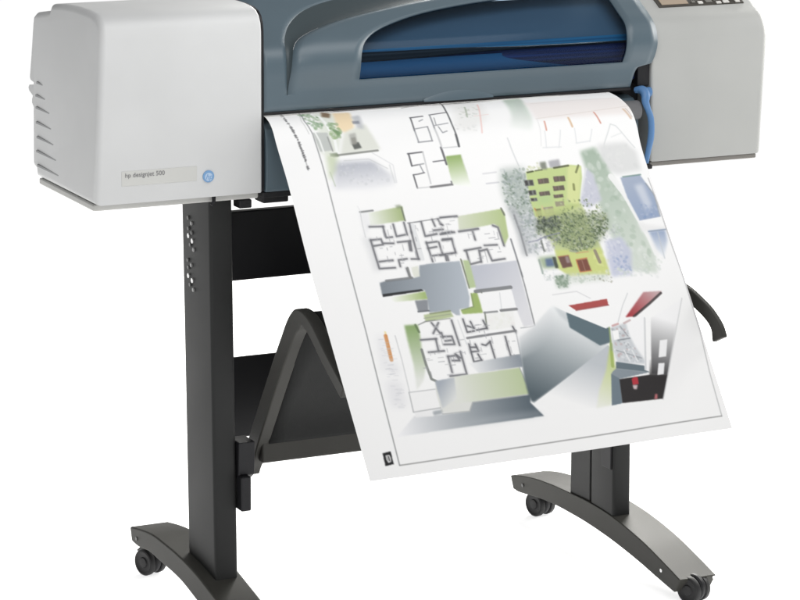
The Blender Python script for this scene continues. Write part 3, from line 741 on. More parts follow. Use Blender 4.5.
["P",[3668,3734,3801,3750,3838,4384,3756,4648,3675,4615,3697,4023],[187,190,193],0.9,5],
["L",[3736,3891,3754,4213,3741,4624],3.06,[142,144,147],0.8],
["F",[3709,3750,3846,3904,3970,4401,3820,4588],[[177,182,187],[206,208,211],[151,159,159]],50,1.75,4.38,0.45],
["L",[3550,4301,3552,4576,3548,4987],2.62,[132,134,139],0.9],
["L",[1182,3786,1423,3810],7.44,[150,150,155],0.16],
["L",[1411,3809,1419,4011,1524,4011],7.44,[150,150,155],0.16],
["L",[1597,3794,1599,4011,1752,3999],7.44,[150,150,155],0.16],
["L",[1788,3784,1790,4004],7.44,[150,150,155],0.16],
["L",[1144,4016,1158,4528,1429,4546],7.44,[150,150,155],0.16],
["L",[1142,4020,1324,4021,1333,4118,1174,4122],7.44,[150,150,155],0.16],
["L",[1356,4099,1517,4119],7.44,[150,150,155],0.16],
["L",[1590,4109,1814,4113],7.44,[150,150,155],0.16],
["L",[1809,4112,1789,4283],7.44,[150,150,155],0.16],
["L",[1872,3963,1865,4450],7.44,[150,150,155],0.16],
["L",[1743,4430,1874,4447],7.44,[150,150,155],0.16],
["L",[1878,3818,1872,3979],7.44,[150,150,155],0.16],
["L",[1191,4407,1424,4410],7.44,[150,150,155],0.16],
["L",[1520,4536,1522,4419,1670,4416],7.44,[150,150,155],0.16],
["L",[1616,4583,1624,4730],7.44,[150,150,155],0.16],
["L",[2087,3810,2088,4064,2296,4050],7.44,[150,150,155],0.16],
["L",[2381,4052,2561,4046],7.44,[150,150,155],0.16],
["L",[2286,3790,2304,3912],7.44,[150,150,155],0.16],
["L",[2385,3795,2419,3897],7.44,[150,150,155],0.16],
["L",[2262,3983,2426,3986],7.44,[150,150,155],0.16],
["L",[2077,4169,2088,4419,2453,4421],7.44,[150,150,155],0.16],
["L",[2077,4185,2260,4181],7.44,[150,150,155],0.16],
["L",[2076,4281,2230,4272],7.44,[150,150,155],0.16],
["L",[2291,4196,2296,4412],7.44,[150,150,155],0.16],
["L",[2358,4171,2530,4170],7.44,[150,150,155],0.16],
["L",[2089,4453,2091,4521],7.44,[150,150,155],0.16],
["L",[2366,4455,2365,4534],7.44,[150,150,155],0.16],
["L",[1779,4142,1764,4275],7.44,[150,150,155],0.16],
["L",[1182,3786,1423,3810],3.06,[114,115,120],0.85],
["L",[1411,3809,1419,4011,1524,4011],3.06,[114,115,120],0.85],
["L",[1597,3794,1599,4011,1752,3999],3.06,[114,115,120],0.85],
["L",[1788,3784,1790,4004],3.06,[114,115,120],0.85],
["L",[1144,4016,1158,4528,1429,4546],3.06,[114,115,120],0.85],
["L",[1142,4020,1324,4021,1333,4118,1174,4122],3.06,[114,115,120],0.85],
["L",[1356,4099,1517,4119],3.06,[114,115,120],0.85],
["L",[1590,4109,1814,4113],3.06,[114,115,120],0.85],
["L",[1809,4112,1789,4283],3.06,[114,115,120],0.85],
["L",[1872,3963,1865,4450],3.06,[114,115,120],0.85],
["L",[1743,4430,1874,4447],3.06,[114,115,120],0.85],
["L",[1878,3818,1872,3979],3.06,[114,115,120],0.85],
["L",[1191,4407,1424,4410],3.06,[114,115,120],0.85],
["L",[1520,4536,1522,4419,1670,4416],3.06,[114,115,120],0.85],
["L",[1616,4583,1624,4730],3.06,[114,115,120],0.85],
["L",[2087,3810,2088,4064,2296,4050],3.06,[114,115,120],0.85],
["L",[2381,4052,2561,4046],3.06,[114,115,120],0.85],
["L",[2286,3790,2304,3912],3.06,[114,115,120],0.85],
["L",[2385,3795,2419,3897],3.06,[114,115,120],0.85],
["L",[2262,3983,2426,3986],3.06,[114,115,120],0.85],
["L",[2077,4169,2088,4419,2453,4421],3.06,[114,115,120],0.85],
["L",[2077,4185,2260,4181],3.06,[114,115,120],0.85],
["L",[2076,4281,2230,4272],3.06,[114,115,120],0.85],
["L",[2291,4196,2296,4412],3.06,[114,115,120],0.85],
["L",[2358,4171,2530,4170],3.06,[114,115,120],0.85],
["L",[2089,4453,2091,4521],3.06,[114,115,120],0.85],
["L",[2366,4455,2365,4534],3.06,[114,115,120],0.85],
["L",[1779,4142,1764,4275],3.06,[114,115,120],0.85],
["L",[1926,3846,1934,4139,1934,4455],5.69,[226,228,230],0.8],
["L",[2436,3775,2729,3784],7.44,[150,150,155],0.16],
["L",[2355,4062,2607,4056],7.44,[150,150,155],0.16],
["L",[2370,4154,2528,4161,2526,4415],7.44,[150,150,155],0.16],
["L",[2526,4415,2251,4429],7.44,[150,150,155],0.16],
["L",[2688,4055,3036,4049],7.44,[150,150,155],0.16],
["L",[2927,4085,2929,4233],7.44,[150,150,155],0.16],
["L",[3306,4024,3388,4066,3397,4400],7.44,[150,150,155],0.16],
["L",[3060,4352,3280,4369],7.44,[150,150,155],0.16],
["L",[2687,4399,2983,4383],7.44,[150,150,155],0.16],
["L",[2715,4403,2714,4653,2909,4629],7.44,[150,150,155],0.16],
["L",[2939,4428,2917,4634],7.44,[150,150,155],0.16],
["L",[2966,4440,3084,4424,3109,4637,3340,4631],7.44,[150,150,155],0.16],
["L",[2337,4440,2332,4530],7.44,[150,150,155],0.16],
["L",[2405,3884,2442,3911],7.44,[150,150,155],0.16],
["L",[2436,3775,2729,3784],3.17,[114,115,120],0.85],
["L",[2355,4062,2607,4056],3.17,[114,115,120],0.85],
["L",[2370,4154,2528,4161,2526,4415],3.17,[114,115,120],0.85],
["L",[2526,4415,2251,4429],3.17,[114,115,120],0.85],
["L",[2688,4055,3036,4049],3.17,[114,115,120],0.85],
["L",[2927,4085,2929,4233],3.17,[114,115,120],0.85],
["L",[3306,4024,3388,4066,3397,4400],3.17,[114,115,120],0.85],
["L",[3060,4352,3280,4369],3.17,[114,115,120],0.85],
["L",[2687,4399,2983,4383],3.17,[114,115,120],0.85],
["L",[2715,4403,2714,4653,2909,4629],3.17,[114,115,120],0.85],
["L",[2939,4428,2917,4634],3.17,[114,115,120],0.85],
["L",[2966,4440,3084,4424,3109,4637,3340,4631],3.17,[114,115,120],0.85],
["L",[2337,4440,2332,4530],3.17,[114,115,120],0.85],
["L",[2405,3884,2442,3911],3.17,[114,115,120],0.85],
["L",[2579,4540,2579,4858],2.19,[119,123,112],0.9],
["G",[2689,4679,3111,4690,3535,4688,3481,5853,3300,5859,3268,5527,3282,5190,3285,5130,2678,5121],[2705,4920,3406,5624],[195,198,208],[226,226,230],1,1,1],
["G",[1848,4561,2038,4555,2554,4571,2550,4956,2532,5237,2469,5408,2302,5413,2282,5517,2218,5509,2135,5419,1778,5404,1809,5184,1809,4999,1077,5006,1095,4776,1224,4756,1644,4774,1787,4752],[1138,4868,2438,5292],[130,138,146],[182,190,199],1,1,1],
["L",[1214,4754,1660,4758],3.94,[119,122,125],0.8],
["P",[1699,4582,1825,4565,1803,4754,1692,4762],[226,228,217],0.9,1],
["L",[1636,4574,1639,4755],3.06,[128,130,128],0.85],
["P",[1085,4978,1760,4979,1802,5016,1081,5031],[34,36,39],0.95,0],
["G",[1171,5057,1812,5027,1819,5167,1620,5158,1255,5142],[1202,5101,1811,5106],[250,251,247],[162,184,117],1,1,1],
["P",[1596,5166,1817,5174,1772,5370,1594,5368],[141,145,151],1,1],
["L",[1594,5361,1777,5368],2.62,[111,114,120],0.9],
["P",[1672,5430,2138,5408,2164,5528,1922,5547,1670,5550],[185,197,156],1,1],
["L",[1779,5422,2136,5417],2.19,[129,138,106],0.8],
["L",[1540,5584,1670,5550,2097,5548],1.31,[140,142,139],0.8],
["P",[2611,4567,2718,4581,2694,5066,2570,5072],[186,202,158],1,1],
["L",[2585,4563,2577,4813,2572,5066],2.19,[127,133,115],0.9],
["P",[2574,5170,2686,5145,2681,5526,2329,5506,2317,5428,2541,5404],[162,184,112],1,1],
["L",[2576,5164,2550,5397,2330,5430],1.97,[131,147,99],0.8],
["L",[2763,5132,2740,5332,2665,5803],2.41,[121,127,114],0.9],
["P",[2728,5182,3289,5203,3272,5520,2687,5509],[250,250,251],1,0],
["L",[3066,5214,3010,5515],1.31,[216,218,221],0.9],
["L",[2662,5137,3285,5143],5.69,[128,130,133],0.92],
["L",[2994,5524,3268,5533],4.38,[128,129,131],0.92],
["L",[2700,5524,2924,5532],3.06,[138,140,142],0.9],
["P",[2724,5555,3201,5563,3161,5836,2693,5840],[244,244,242],1,1],
["F",[2750,5580,3191,5595,3147,5812,2727,5800],[[236,238,230],[248,248,248],[241,238,237]],20,2.62,5.69,0.5],
["L",[3548,4690,3539,5122,3518,5481,3495,5859],1.97,[132,134,137],0.92],
["L",[3495,5859,3396,5872,3241,5869],1.53,[176,178,181],0.9],
["G",[1296,5566,1523,5581,1506,5790,1466,6027,1471,6270,1350,6537,1188,6689,1257,6262,1276,5824],[1399,5620,1288,6529],[143,170,114],[232,234,229],1,1,2],
["L",[1480,5582,1507,5712],3.5,[99,119,84],0.8],
["L",[1528,5589,1660,5544,1836,5542],1.31,[135,138,135],0.9],
["L",[1655,5488,2119,5473],1.09,[150,153,142],0.8],
["L",[1495,5850,1763,5865],7.44,[150,150,155],0.16],
["L",[1751,5867,1737,6086],7.44,[150,150,155],0.16],
["L",[1566,6078,1832,6088],7.44,[150,150,155],0.16],
["L",[2108,5583,2119,6028],7.44,[150,150,155],0.16],
["L",[1759,5580,1853,5782],7.44,[150,150,155],0.16],
["L",[1875,5596,1737,5766],7.44,[150,150,155],0.16],
["L",[1853,5841,2032,5857,2040,6000,1864,5980],7.44,[150,150,155],0.16],
["L",[1899,5921,1997,5923],7.44,[150,150,155],0.16],
["L",[2098,6136,2093,6535,1807,6529],7.44,[150,150,155],0.16],
["L",[1868,6188,1858,6466],7.44,[150,150,155],0.16],
["L",[1863,6192,2004,6194],7.44,[150,150,155],0.16],
["L",[2016,6191,2042,6287,1927,6271],7.44,[150,150,155],0.16],
["L",[2001,6167,2067,6242],7.44,[150,150,155],0.16],
["L",[1877,5774,1873,5862],7.44,[150,150,155],0.16],
["L",[1495,5850,1763,5865],3.06,[114,115,120],0.85],
["L",[1751,5867,1737,6086],3.06,[114,115,120],0.85],
["L",[1566,6078,1832,6088],3.06,[114,115,120],0.85],
["L",[2108,5583,2119,6028],3.06,[114,115,120],0.85],
["L",[1759,5580,1853,5782],3.06,[114,115,120],0.85],
["L",[1875,5596,1737,5766],3.06,[114,115,120],0.85],
["L",[1853,5841,2032,5857,2040,6000,1864,5980],3.06,[114,115,120],0.85],
["L",[1899,5921,1997,5923],3.06,[114,115,120],0.85],
["L",[2098,6136,2093,6535,1807,6529],3.06,[114,115,120],0.85],
["L",[1868,6188,1858,6466],3.06,[114,115,120],0.85],
["L",[1863,6192,2004,6194],3.06,[114,115,120],0.85],
["L",[2016,6191,2042,6287,1927,6271],3.06,[114,115,120],0.85],
["L",[2001,6167,2067,6242],3.06,[114,115,120],0.85],
["L",[1877,5774,1873,5862],3.06,[114,115,120],0.85],
["L",[1463,6016,1461,6268,1480,6534,1553,6583],3.94,[126,130,126],0.9],
["L",[2214,5597,2241,6023],1.97,[222,224,226],0.8],
["L",[2305,5587,2312,5822,2435,5816],7.44,[150,150,155],0.16],
["L",[2344,5715,2446,5767],7.44,[150,150,155],0.16],
["L",[2419,5647,2437,5750],7.44,[150,150,155],0.16],
["L",[2482,5807,2662,5796],7.44,[150,150,155],0.16],
["L",[2638,5655,2665,5803],7.44,[150,150,155],0.16],
["L",[3109,5825,3136,5933],7.44,[150,150,155],0.16],
["L",[2929,5979,2923,6336],7.44,[150,150,155],0.16],
["L",[2647,6029,2646,6347],7.44,[150,150,155],0.16],
["L",[2498,6062,2557,6088,2653,6030],7.44,[150,150,155],0.16],
["L",[2279,6028,2274,6340,2416,6333],7.44,[150,150,155],0.16],
["L",[2385,6042,2405,6167,2282,6165],7.44,[150,150,155],0.16],
["L",[2381,6218,2412,6333],7.44,[150,150,155],0.16],
["L",[2289,6085,2394,6099],7.44,[150,150,155],0.16],
["L",[2305,5587,2312,5822,2435,5816],2.73,[104,105,110],0.9],
["L",[2344,5715,2446,5767],2.73,[104,105,110],0.9],
["L",[2419,5647,2437,5750],2.73,[104,105,110],0.9],
["L",[2482,5807,2662,5796],2.73,[104,105,110],0.9],
["L",[2638,5655,2665,5803],2.73,[104,105,110],0.9],
["L",[3109,5825,3136,5933],2.73,[104,105,110],0.9],
["L",[2929,5979,2923,6336],2.73,[104,105,110],0.9],
["L",[2647,6029,2646,6347],2.73,[104,105,110],0.9],
["L",[2498,6062,2557,6088,2653,6030],2.73,[104,105,110],0.9],
["L",[2279,6028,2274,6340,2416,6333],2.73,[104,105,110],0.9],
["L",[2385,6042,2405,6167,2282,6165],2.73,[104,105,110],0.9],
["L",[2381,6218,2412,6333],2.73,[104,105,110],0.9],
["L",[2289,6085,2394,6099],2.73,[104,105,110],0.9],
["L",[2282,5922,2694,5911,3140,5905],3.72,[128,129,132],0.92],
["L",[3138,5927,3097,6320,2924,6321],1.75,[150,152,157],0.9],
["G",[2185,6357,2654,6333,3114,6318,3071,6537,2615,6536,2303,6549],[2226,6439,3070,6422],[240,241,242],[142,150,159],1,1,1],
["G",[631,7414,3183,7407,3019,7151,3061,7013,2048,7008,1955,7161,1316,7153,1021,7111],[699,7339,3012,7331],[246,246,248],[90,102,111],1,1,1],
["G",[631,7414,3183,7407,3117,7307,1588,7276,879,7280],[1692,7243,1769,7466],[191,196,201],[191,196,201],0.0,0.35,6],
["P",[1994,6546,3012,6540,3064,7004,2048,7008,1955,7161,1491,7120,1466,6879,1524,6601],[226,227,223],1,0],
["G",[1800,6553,3011,6545,3064,7004,2048,7008,1762,7006],[1873,6793,3042,6761],[226,228,221],[187,201,160],1,1,1],
["G",[1530,6578,1869,6562,1809,6927,1520,7053],[1579,6656,1822,6881],[168,175,185],[226,228,226],1,1,1],
["L",[1494,7140,1956,7157,2050,7017,3061,7013],1.93,[177,180,180],0.8],
["L",[3012,6540,3071,7015],1.93,[141,149,141],0.6],
["P",[1043,6706,1491,6711,1487,7034,1012,7044],[246,246,246],1,0],
["L",[1043,6706,1278,6710,1491,6711],1.68,[185,186,188],0.7],
["L",[1043,6706,1021,7045,1487,7034],1.93,[176,178,180],0.8],
["P",[1338,7075,1507,7066,1494,7140,1340,7151],[151,158,164],0.8,2],
["P",[1037,7057,1319,7058,1329,7154,1036,7142],[240,240,241],0.9,1],
["L",[1090,5719,1084,6155,1055,6698],1.68,[205,206,208],0.8],
["L",[941,5635,944,5686],3.06,[240,216,139],0.6],
["L",[932,5700,910,6122],5.69,[212,142,81],1],
["P",[786,5691,894,5688,823,6316,715,6318],[232,232,235],0.8,8],
["P",[821,6136,970,6139,1007,6385,858,6382],[232,232,235],0.8,8],
["P",[705,6469,977,6490,954,6942,683,6921],[232,232,235],0.8,8],
["L",[853,6882,888,6885],1.09,[205,206,211],0.45],
["L",[850,6625,944,6633],1.09,[205,206,211],0.45],
["L",[830,6465,914,6474],1.09,[205,206,211],0.45],
["L",[820,6202,923,6199],1.09,[205,206,211],0.45],
["L",[876,6395,948,6400],1.09,[205,206,211],0.45],
["L",[793,5748,868,5752],1.09,[205,206,211],0.45],
["L",[785,6805,866,6806],1.09,[205,206,211],0.45],
["L",[818,5747,879,5753],1.09,[205,206,211],0.45],
["L",[796,6935,889,6945],1.09,[205,206,211],0.45],
["L",[854,6699,957,6698],1.09,[205,206,211],0.45],
["L",[838,6688,905,6681],1.09,[205,206,211],0.45],
["L",[900,5928,1004,5929],1.09,[205,206,211],0.45],
["L",[816,6369,896,6364],1.09,[205,206,211],0.45],
["L",[804,6734,870,6728],1.09,[205,206,211],0.45],
["L",[874,6293,962,6289],1.09,[205,206,211],0.45],
["L",[851,6321,903,6322],1.09,[205,206,211],0.45],
["L",[867,5929,984,5940],1.09,[205,206,211],0.45],
["L",[885,6108,1008,6113],1.09,[205,206,211],0.45],
["L",[822,6355,916,6358],1.09,[205,206,211],0.45],
["L",[817,5974,899,5968],1.09,[205,206,211],0.45],
["L",[863,5817,974,5819],1.09,[205,206,211],0.45],
["L",[892,5964,991,5976],1.09,[205,206,211],0.45],
["L",[855,6059,910,6051],1.09,[205,206,211],0.45],
["L",[773,6354,884,6365],1.09,[205,206,211],0.45],
["L",[765,6788,837,6786],1.09,[205,206,211],0.45],
["L",[773,6158,821,6152],1.09,[205,206,211],0.45],
["L",[746,6875,780,6867],1.09,[205,206,211],0.45],
["L",[778,6027,885,6039],1.09,[205,206,211],0.45],
["L",[773,6560,838,6568],1.09,[205,206,211],0.45],
["L",[904,5916,938,5915],1.09,[205,206,211],0.45],
["L",[823,6629,864,6629],1.09,[205,206,211],0.45],
["L",[768,6263,873,6264],1.09,[205,206,211],0.45],
["L",[857,6650,971,6653],1.09,[205,206,211],0.45],
["L",[836,5998,929,6005],1.09,[205,206,211],0.45],
["L",[777,6263,889,6276],1.09,[205,206,211],0.45],
["L",[840,6204,918,6213],1.09,[205,206,211],0.45],
["L",[894,6047,982,6052],1.09,[205,206,211],0.45],
["L",[760,6395,802,6400],1.09,[205,206,211],0.45],
["L",[785,5912,826,5906],1.09,[205,206,211],0.45],
["L",[796,6917,918,6917],1.09,[205,206,211],0.45],
["L",[793,6261,848,6259],1.09,[205,206,211],0.45],
["L",[821,6699,918,6708],1.09,[205,206,211],0.45],
["L",[812,6364,841,6367],1.09,[205,206,211],0.45],
["L",[834,5857,933,5866],1.09,[205,206,211],0.45],
["L",[792,5938,844,5941],1.09,[205,206,211],0.45],
["L",[827,6290,889,6288],1.09,[205,206,211],0.45],
["L",[1594,4319,1589,4420],1.2,[196,197,199],0.75],
["L",[1660,4161,1656,4265],1.2,[176,177,181],0.75],
["L",[1579,4443,1627,4443],1.2,[176,177,181],0.75],
["L",[1545,3811,1543,3870],1.2,[160,161,166],0.75],
["L",[1303,4419,1399,4419],1.2,[176,177,181],0.75],
["L",[1261,4178,1310,4179],1.2,[176,177,181],0.75],
["L",[1394,3881,1391,3996],1.2,[160,161,166],0.75],
["L",[1475,3878,1472,3985],1.2,[176,177,181],0.75],
["L",[1841,4311,1836,4425],1.2,[160,161,166],0.75],
["L",[1215,4014,1324,4015],1.2,[160,161,166],0.75],
["L",[1384,4183,1383,4224],1.2,[160,161,166],0.75],
["L",[1260,3973,1258,4037],1.2,[176,177,181],0.75],
["L",[1497,4277,1495,4322],1.2,[176,177,181],0.75],
["L",[1917,4059,1915,4130],1.2,[160,161,166],0.75],
["L",[1437,4171,1478,4171],1.2,[176,177,181],0.75],
["L",[1549,4481,1597,4482],1.2,[160,161,166],0.75],
["L",[1467,3999,1464,4079],1.2,[176,177,181],0.75],
["L",[1561,4346,1628,4346],1.2,[160,161,166],0.75],
["L",[1970,3856,1968,3922],1.2,[176,177,181],0.75],
["L",[1346,4431,1426,4431],1.2,[160,161,166],0.75],
["L",[1347,4332,1344,4420],1.2,[160,161,166],0.75],
["L",[1994,3914,1992,3958],1.2,[196,197,199],0.75],
["L",[1965,3809,2061,3809],1.2,[160,161,166],0.75],
["L",[1536,4061,1534,4105],1.2,[176,177,181],0.75],
["L",[1812,4027,1810,4083],1.2,[196,197,199],0.75],
["L",[1860,4266,1959,4267],1.2,[160,161,166],0.75],
["L",[2308,3820,2380,3820],1.2,[196,197,199],0.75],
["L",[2360,4427,2434,4428],1.2,[196,197,199],0.75],
["L",[2245,3953,2242,4029],1.2,[176,177,181],0.75],
["L",[2145,4407,2139,4521],1.2,[160,161,166],0.75],
["L",[2511,3925,2507,4003],1.2,[196,197,199],0.75],
["L",[2478,4039,2474,4140],1.2,[196,197,199],0.75],
["L",[2409,3816,2407,3880],1.2,[196,197,199],0.75],
["L",[2191,4084,2187,4183],1.2,[160,161,166],0.75],
["L",[2523,4031,2520,4085],1.2,[160,161,166],0.75],
["L",[2353,3951,2444,3951],1.2,[196,197,199],0.75],
["L",[2301,4302,2297,4369],1.2,[196,197,199],0.75],
["L",[2502,4073,2612,4074],1.2,[196,197,199],0.75],
["L",[2289,4017,2354,4017],1.2,[176,177,181],0.75],
["L",[2176,4001,2280,4002],1.2,[176,177,181],0.75],
["L",[2346,4264,2343,4317],1.2,[196,197,199],0.75],
["L",[2217,4382,2213,4446],1.2,[196,197,199],0.75],
["L",[2096,4406,2093,4461],1.2,[196,197,199],0.75],
["L",[2405,3937,2401,4030],1.2,[176,177,181],0.75],
["L",[2515,4427,2512,4481],1.2,[176,177,181],0.75],
["L",[2501,3902,2556,3902],1.2,[160,161,166],0.75],
["L",[2423,4207,2469,4207],1.2,[196,197,199],0.75],
["L",[2672,3805,2744,3805],1.2,[160,161,166],0.75],
["L",[2540,4239,2536,4322],1.2,[196,197,199],0.75],
["L",[2586,3856,2668,3856],1.2,[196,197,199],0.75],
["L",[2465,4009,2515,4009],1.2,[196,197,199],0.75],
["L",[2544,4030,2542,4082],1.2,[196,197,199],0.75],
["L",[2535,3918,2586,3918],1.2,[196,197,199],0.75],
["L",[2835,4109,2831,4193],1.2,[176,177,181],0.75],
["L",[2912,4539,2995,4540],1.2,[176,177,181],0.75],
["L",[3076,4343,3171,4344],1.2,[176,177,181],0.75],
["L",[3173,4235,3289,4236],1.2,[160,161,166],0.75],
["L",[2717,4551,2713,4615],1.2,[176,177,181],0.75],
["L",[3122,4154,3210,4154],1.2,[160,161,166],0.75],
["L",[2854,4127,2925,4128],1.2,[196,197,199],0.75],
["L",[2872,4566,2971,4567],1.2,[160,161,166],0.75],
["L",[3251,4498,3313,4499],1.2,[160,161,166],0.75],
["L",[3031,4547,3024,4656],1.2,[176,177,181],0.75],
["L",[3267,4270,3348,4270],1.2,[160,161,166],0.75],
["L",[3292,4123,3288,4191],1.2,[196,197,199],0.75],
["L",[2931,4064,2927,4147],1.2,[176,177,181],0.75],
["L",[3306,4409,3303,4451],1.2,[160,161,166],0.75],
["L",[3105,4461,3098,4576],1.2,[160,161,166],0.75],
["L",[3034,4448,3028,4545],1.2,[160,161,166],0.75],
["L",[3346,4151,3340,4257],1.2,[160,161,166],0.75],
["L",[3104,4439,3180,4440],1.2,[176,177,181],0.75],
["L",[1686,6091,1762,6092],1.2,[176,177,181],0.75],
["L",[1664,6081,1662,6124],1.2,[160,161,166],0.75],
["L",[1782,6323,1869,6324],1.2,[196,197,199],0.75],
["L",[1786,5669,1856,5670],1.2,[176,177,181],0.75],
["L",[1939,5826,1934,5914],1.2,[196,197,199],0.75],
["L",[1765,6502,1855,6504],1.2,[176,177,181],0.75],
["L",[1782,5982,1779,6033],1.2,[176,177,181],0.75],
["L",[1694,6192,1788,6194],1.2,[196,197,199],0.75],
["L",[1682,6264,1785,6266],1.2,[160,161,166],0.75],
["L",[1474,6185,1549,6186],1.2,[196,197,199],0.75],
["L",[1764,5654,1855,5655],1.2,[196,197,199],0.75],
["L",[1845,5878,1838,5988],1.2,[176,177,181],0.75],
["L",[1587,6079,1584,6138],1.2,[196,197,199],0.75],
["L",[1849,6347,1952,6348],1.2,[160,161,166],0.75],
["L",[1508,6214,1594,6216],1.2,[196,197,199],0.75],
["L",[1404,6335,1480,6336],1.2,[160,161,166],0.75],
["L",[1888,6056,1884,6120],1.2,[176,177,181],0.75],
["L",[1758,5952,1752,6054],1.2,[160,161,166],0.75],
["L",[1863,5820,1861,5868],1.2,[196,197,199],0.75],
["L",[1779,5798,1870,5799],1.2,[176,177,181],0.75],
["L",[1503,6409,1499,6500],1.2,[160,161,166],0.75],
["L",[1458,6313,1454,6401],1.2,[160,161,166],0.75],
["L",[2172,6149,2169,6191],1.2,[176,177,181],0.75],
["L",[2110,6161,2156,6162],1.2,[176,177,181],0.75],
["L",[1956,6198,1950,6307],1.2,[160,161,166],0.75],
["L",[1910,6180,1904,6285],1.2,[160,161,166],0.75],
["L",[1993,6186,1990,6240],1.2,[176,177,181],0.75],
["L",[2019,6143,2124,6144],1.2,[160,161,166],0.75],
["L",[1877,6390,1872,6484],1.2,[176,177,181],0.75],
["L",[2109,5936,2217,5938],1.2,[176,177,181],0.75],
["L",[2464,6109,2460,6184],1.2,[176,177,181],0.75],
["L",[2560,5898,2634,5899],1.2,[176,177,181],0.75],
["L",[2249,6106,2245,6189],1.2,[196,197,199],0.75],
["L",[2318,6281,2385,6282],1.2,[160,161,166],0.75],
["L",[2473,5720,2587,5722],1.2,[176,177,181],0.75],
["L",[2388,5800,2385,5843],1.2,[196,197,199],0.75],
["L",[2680,5709,2678,5753],1.2,[160,161,166],0.75],
["L",[2418,5691,2412,5793],1.2,[196,197,199],0.75],
["L",[2465,5736,2462,5781],1.2,[160,161,166],0.75],
["L",[2313,5959,2307,6049],1.2,[160,161,166],0.75],
["L",[2486,5718,2545,5718],1.2,[160,161,166],0.75],
["L",[2412,6231,2522,6233],1.2,[196,197,199],0.75],
["L",[2458,5934,2537,5935],1.2,[160,161,166],0.75],
["L",[2606,5751,2720,5753],1.2,[176,177,181],0.75],
["L",[2604,5833,2601,5874],1.2,[160,161,166],0.75],
["L",[2363,6156,2441,6157],1.2,[176,177,181],0.75],
["L",[2604,5893,2600,5966],1.2,[176,177,181],0.75],
["L",[2521,5773,2517,5849],1.2,[160,161,166],0.75],
["L",[3025,6077,3075,6077],1.2,[176,177,181],0.75],
["L",[2914,6255,2907,6366],1.2,[160,161,166],0.75],
["L",[2641,6179,2684,6180],1.2,[160,161,166],0.75],
["L",[2987,6299,2984,6344],1.2,[160,161,166],0.75],
["L",[2967,6166,2960,6272],1.2,[176,177,181],0.75],
["L",[2901,6111,2894,6212],1.2,[176,177,181],0.75],
["L",[2939,6220,2935,6279],1.2,[160,161,166],0.75],
["L",[2909,6064,2972,6065],1.2,[160,161,166],0.75],
["L",[2964,6058,2962,6102],1.2,[196,197,199],0.75],
["L",[2693,5956,2687,6068],1.2,[160,161,166],0.75],
["G",[3898,5562,4137,5685,4700,6402,3083,7159,3043,7133,3026,7031,3038,6734,3086,6425,3120,6228,3167,6022,3480,5877],[3943,5557,3007,6940],[246,248,249],[84,97,104],1,1,2],
["G",[3143,5954,3500,5842,3858,5621,3779,5986,3585,6262,3081,6389],[3222,5929,3488,6284],[248,248,249],[201,205,209],0.9,0,3],
["P",[3926,5576,4122,5703,4108,5976,4538,6361,4487,6383,3994,5764],[177,184,188],0.5,3],
["P",[4115,5702,4803,6086,4730,6333,4531,6360,4093,5978],[95,113,121],1,1],
["G",[3089,7166,4673,6372,4709,6430,4497,6861,4179,7395,3356,7335],[4079,6523,3706,7244],[193,198,203],[249,249,249],1,1,0],
["G",[4765,6259,4691,6711,4702,6825,4398,7390,4122,7404,4271,7111,4501,6791],[4751,6471,4237,7385],[186,201,126],[236,238,228],1,1,2],
["L",[4732,6362,4635,6738],4.9,[152,174,88],0.7],
["L",[4791,6067,4709,6465],2.8,[142,162,110],0.8],
["P",[3930,5562,4039,5620,4814,6052,4730,6084,4120,5709],[250,250,250],1,0],
["P",[4192,5597,4914,5573,4904,5683,4298,5697],[175,81,79],1,0],
["L",[4298,5697,4904,5683],2.1,[146,66,66],0.7],
["G",[5602,5543,5946,5566,5310,5945,5138,5937],[5223,5926,5824,5572],[167,58,65],[201,172,174],1,1,1],
["L",[5292,5943,5653,5749,5909,5597],3.85,[59,51,52],0.85],
["L",[4977,6002,5145,5736,5311,5523],1.4,[205,207,209],0.8],
["L",[3972,5373,4410,5369,4617,5523],1.75,[218,218,220],0.8],
["P",[5159,5954,5472,5959,5253,6732,5103,6517,5087,6231],[249,249,250],1,1],
["P",[4836,6073,5113,6037,5111,6269,5155,6471,5272,6788,4749,6701,4734,6468],[207,211,215],1,2],
["F",[4838,6091,5102,6072,5112,6376,5242,6766,4743,6664],[[151,156,161],[226,228,231],[181,186,191],[245,246,248],[191,162,162]],90,1.4,3.85,0.5],
["P",[4828,6143,4942,6133,4911,6296,4806,6300],[250,250,250],1,0],
["L",[4877,6310,5100,6304],2.1,[121,126,132],0.7],
["L",[4786,6475,5199,6672],1.75,[141,146,151],0.6],
["L",[4990,6075,5075,6265],1.75,[140,140,145],0.6],
["L",[4927,6494,4971,6695],2.1,[240,240,242],0.8],
["L",[5068,6513,5112,6713],2.1,[236,238,240],0.8],
["L",[4858,6050,4968,6029],3.15,[197,144,144],0.7],
["L",[5077,6033,5201,5995],3.15,[184,152,152],0.6],
["P",[4722,6672,5243,6819,5260,6934,4685,6787],[103,117,125],1,0],
["P",[4685,6787,5260,6934,4679,6973,4566,6870,4604,6833],[138,148,156],1,0],
["P",[4569,6863,4693,6964,4606,7386,4406,7398],[113,127,137],1,0],
["G",[5585,6010,5840,5917,6244,5753,5564,7020,5286,6966],[5877,6084,5416,7019],[248,248,249],[78,78,80],1,1,1],
["P",[5460,5993,5602,5958,5285,6938,5185,6882],[250,250,250],1,0],
["L",[5475,5995,5208,6868],2.8,[206,208,211],0.8],
["P",[4685,6977,5246,6975,5572,7018,5358,7414,4606,7386],[46,43,44],1,0],
["G",[5330,6725,5710,6739,5558,7037,5237,7002],[5518,6714,5405,7052],[120,120,122],[56,54,55],0.0,0.9,1],
["P",[5625,6415,5767,6413,5648,6703,5506,6705],[246,246,247],1,0],
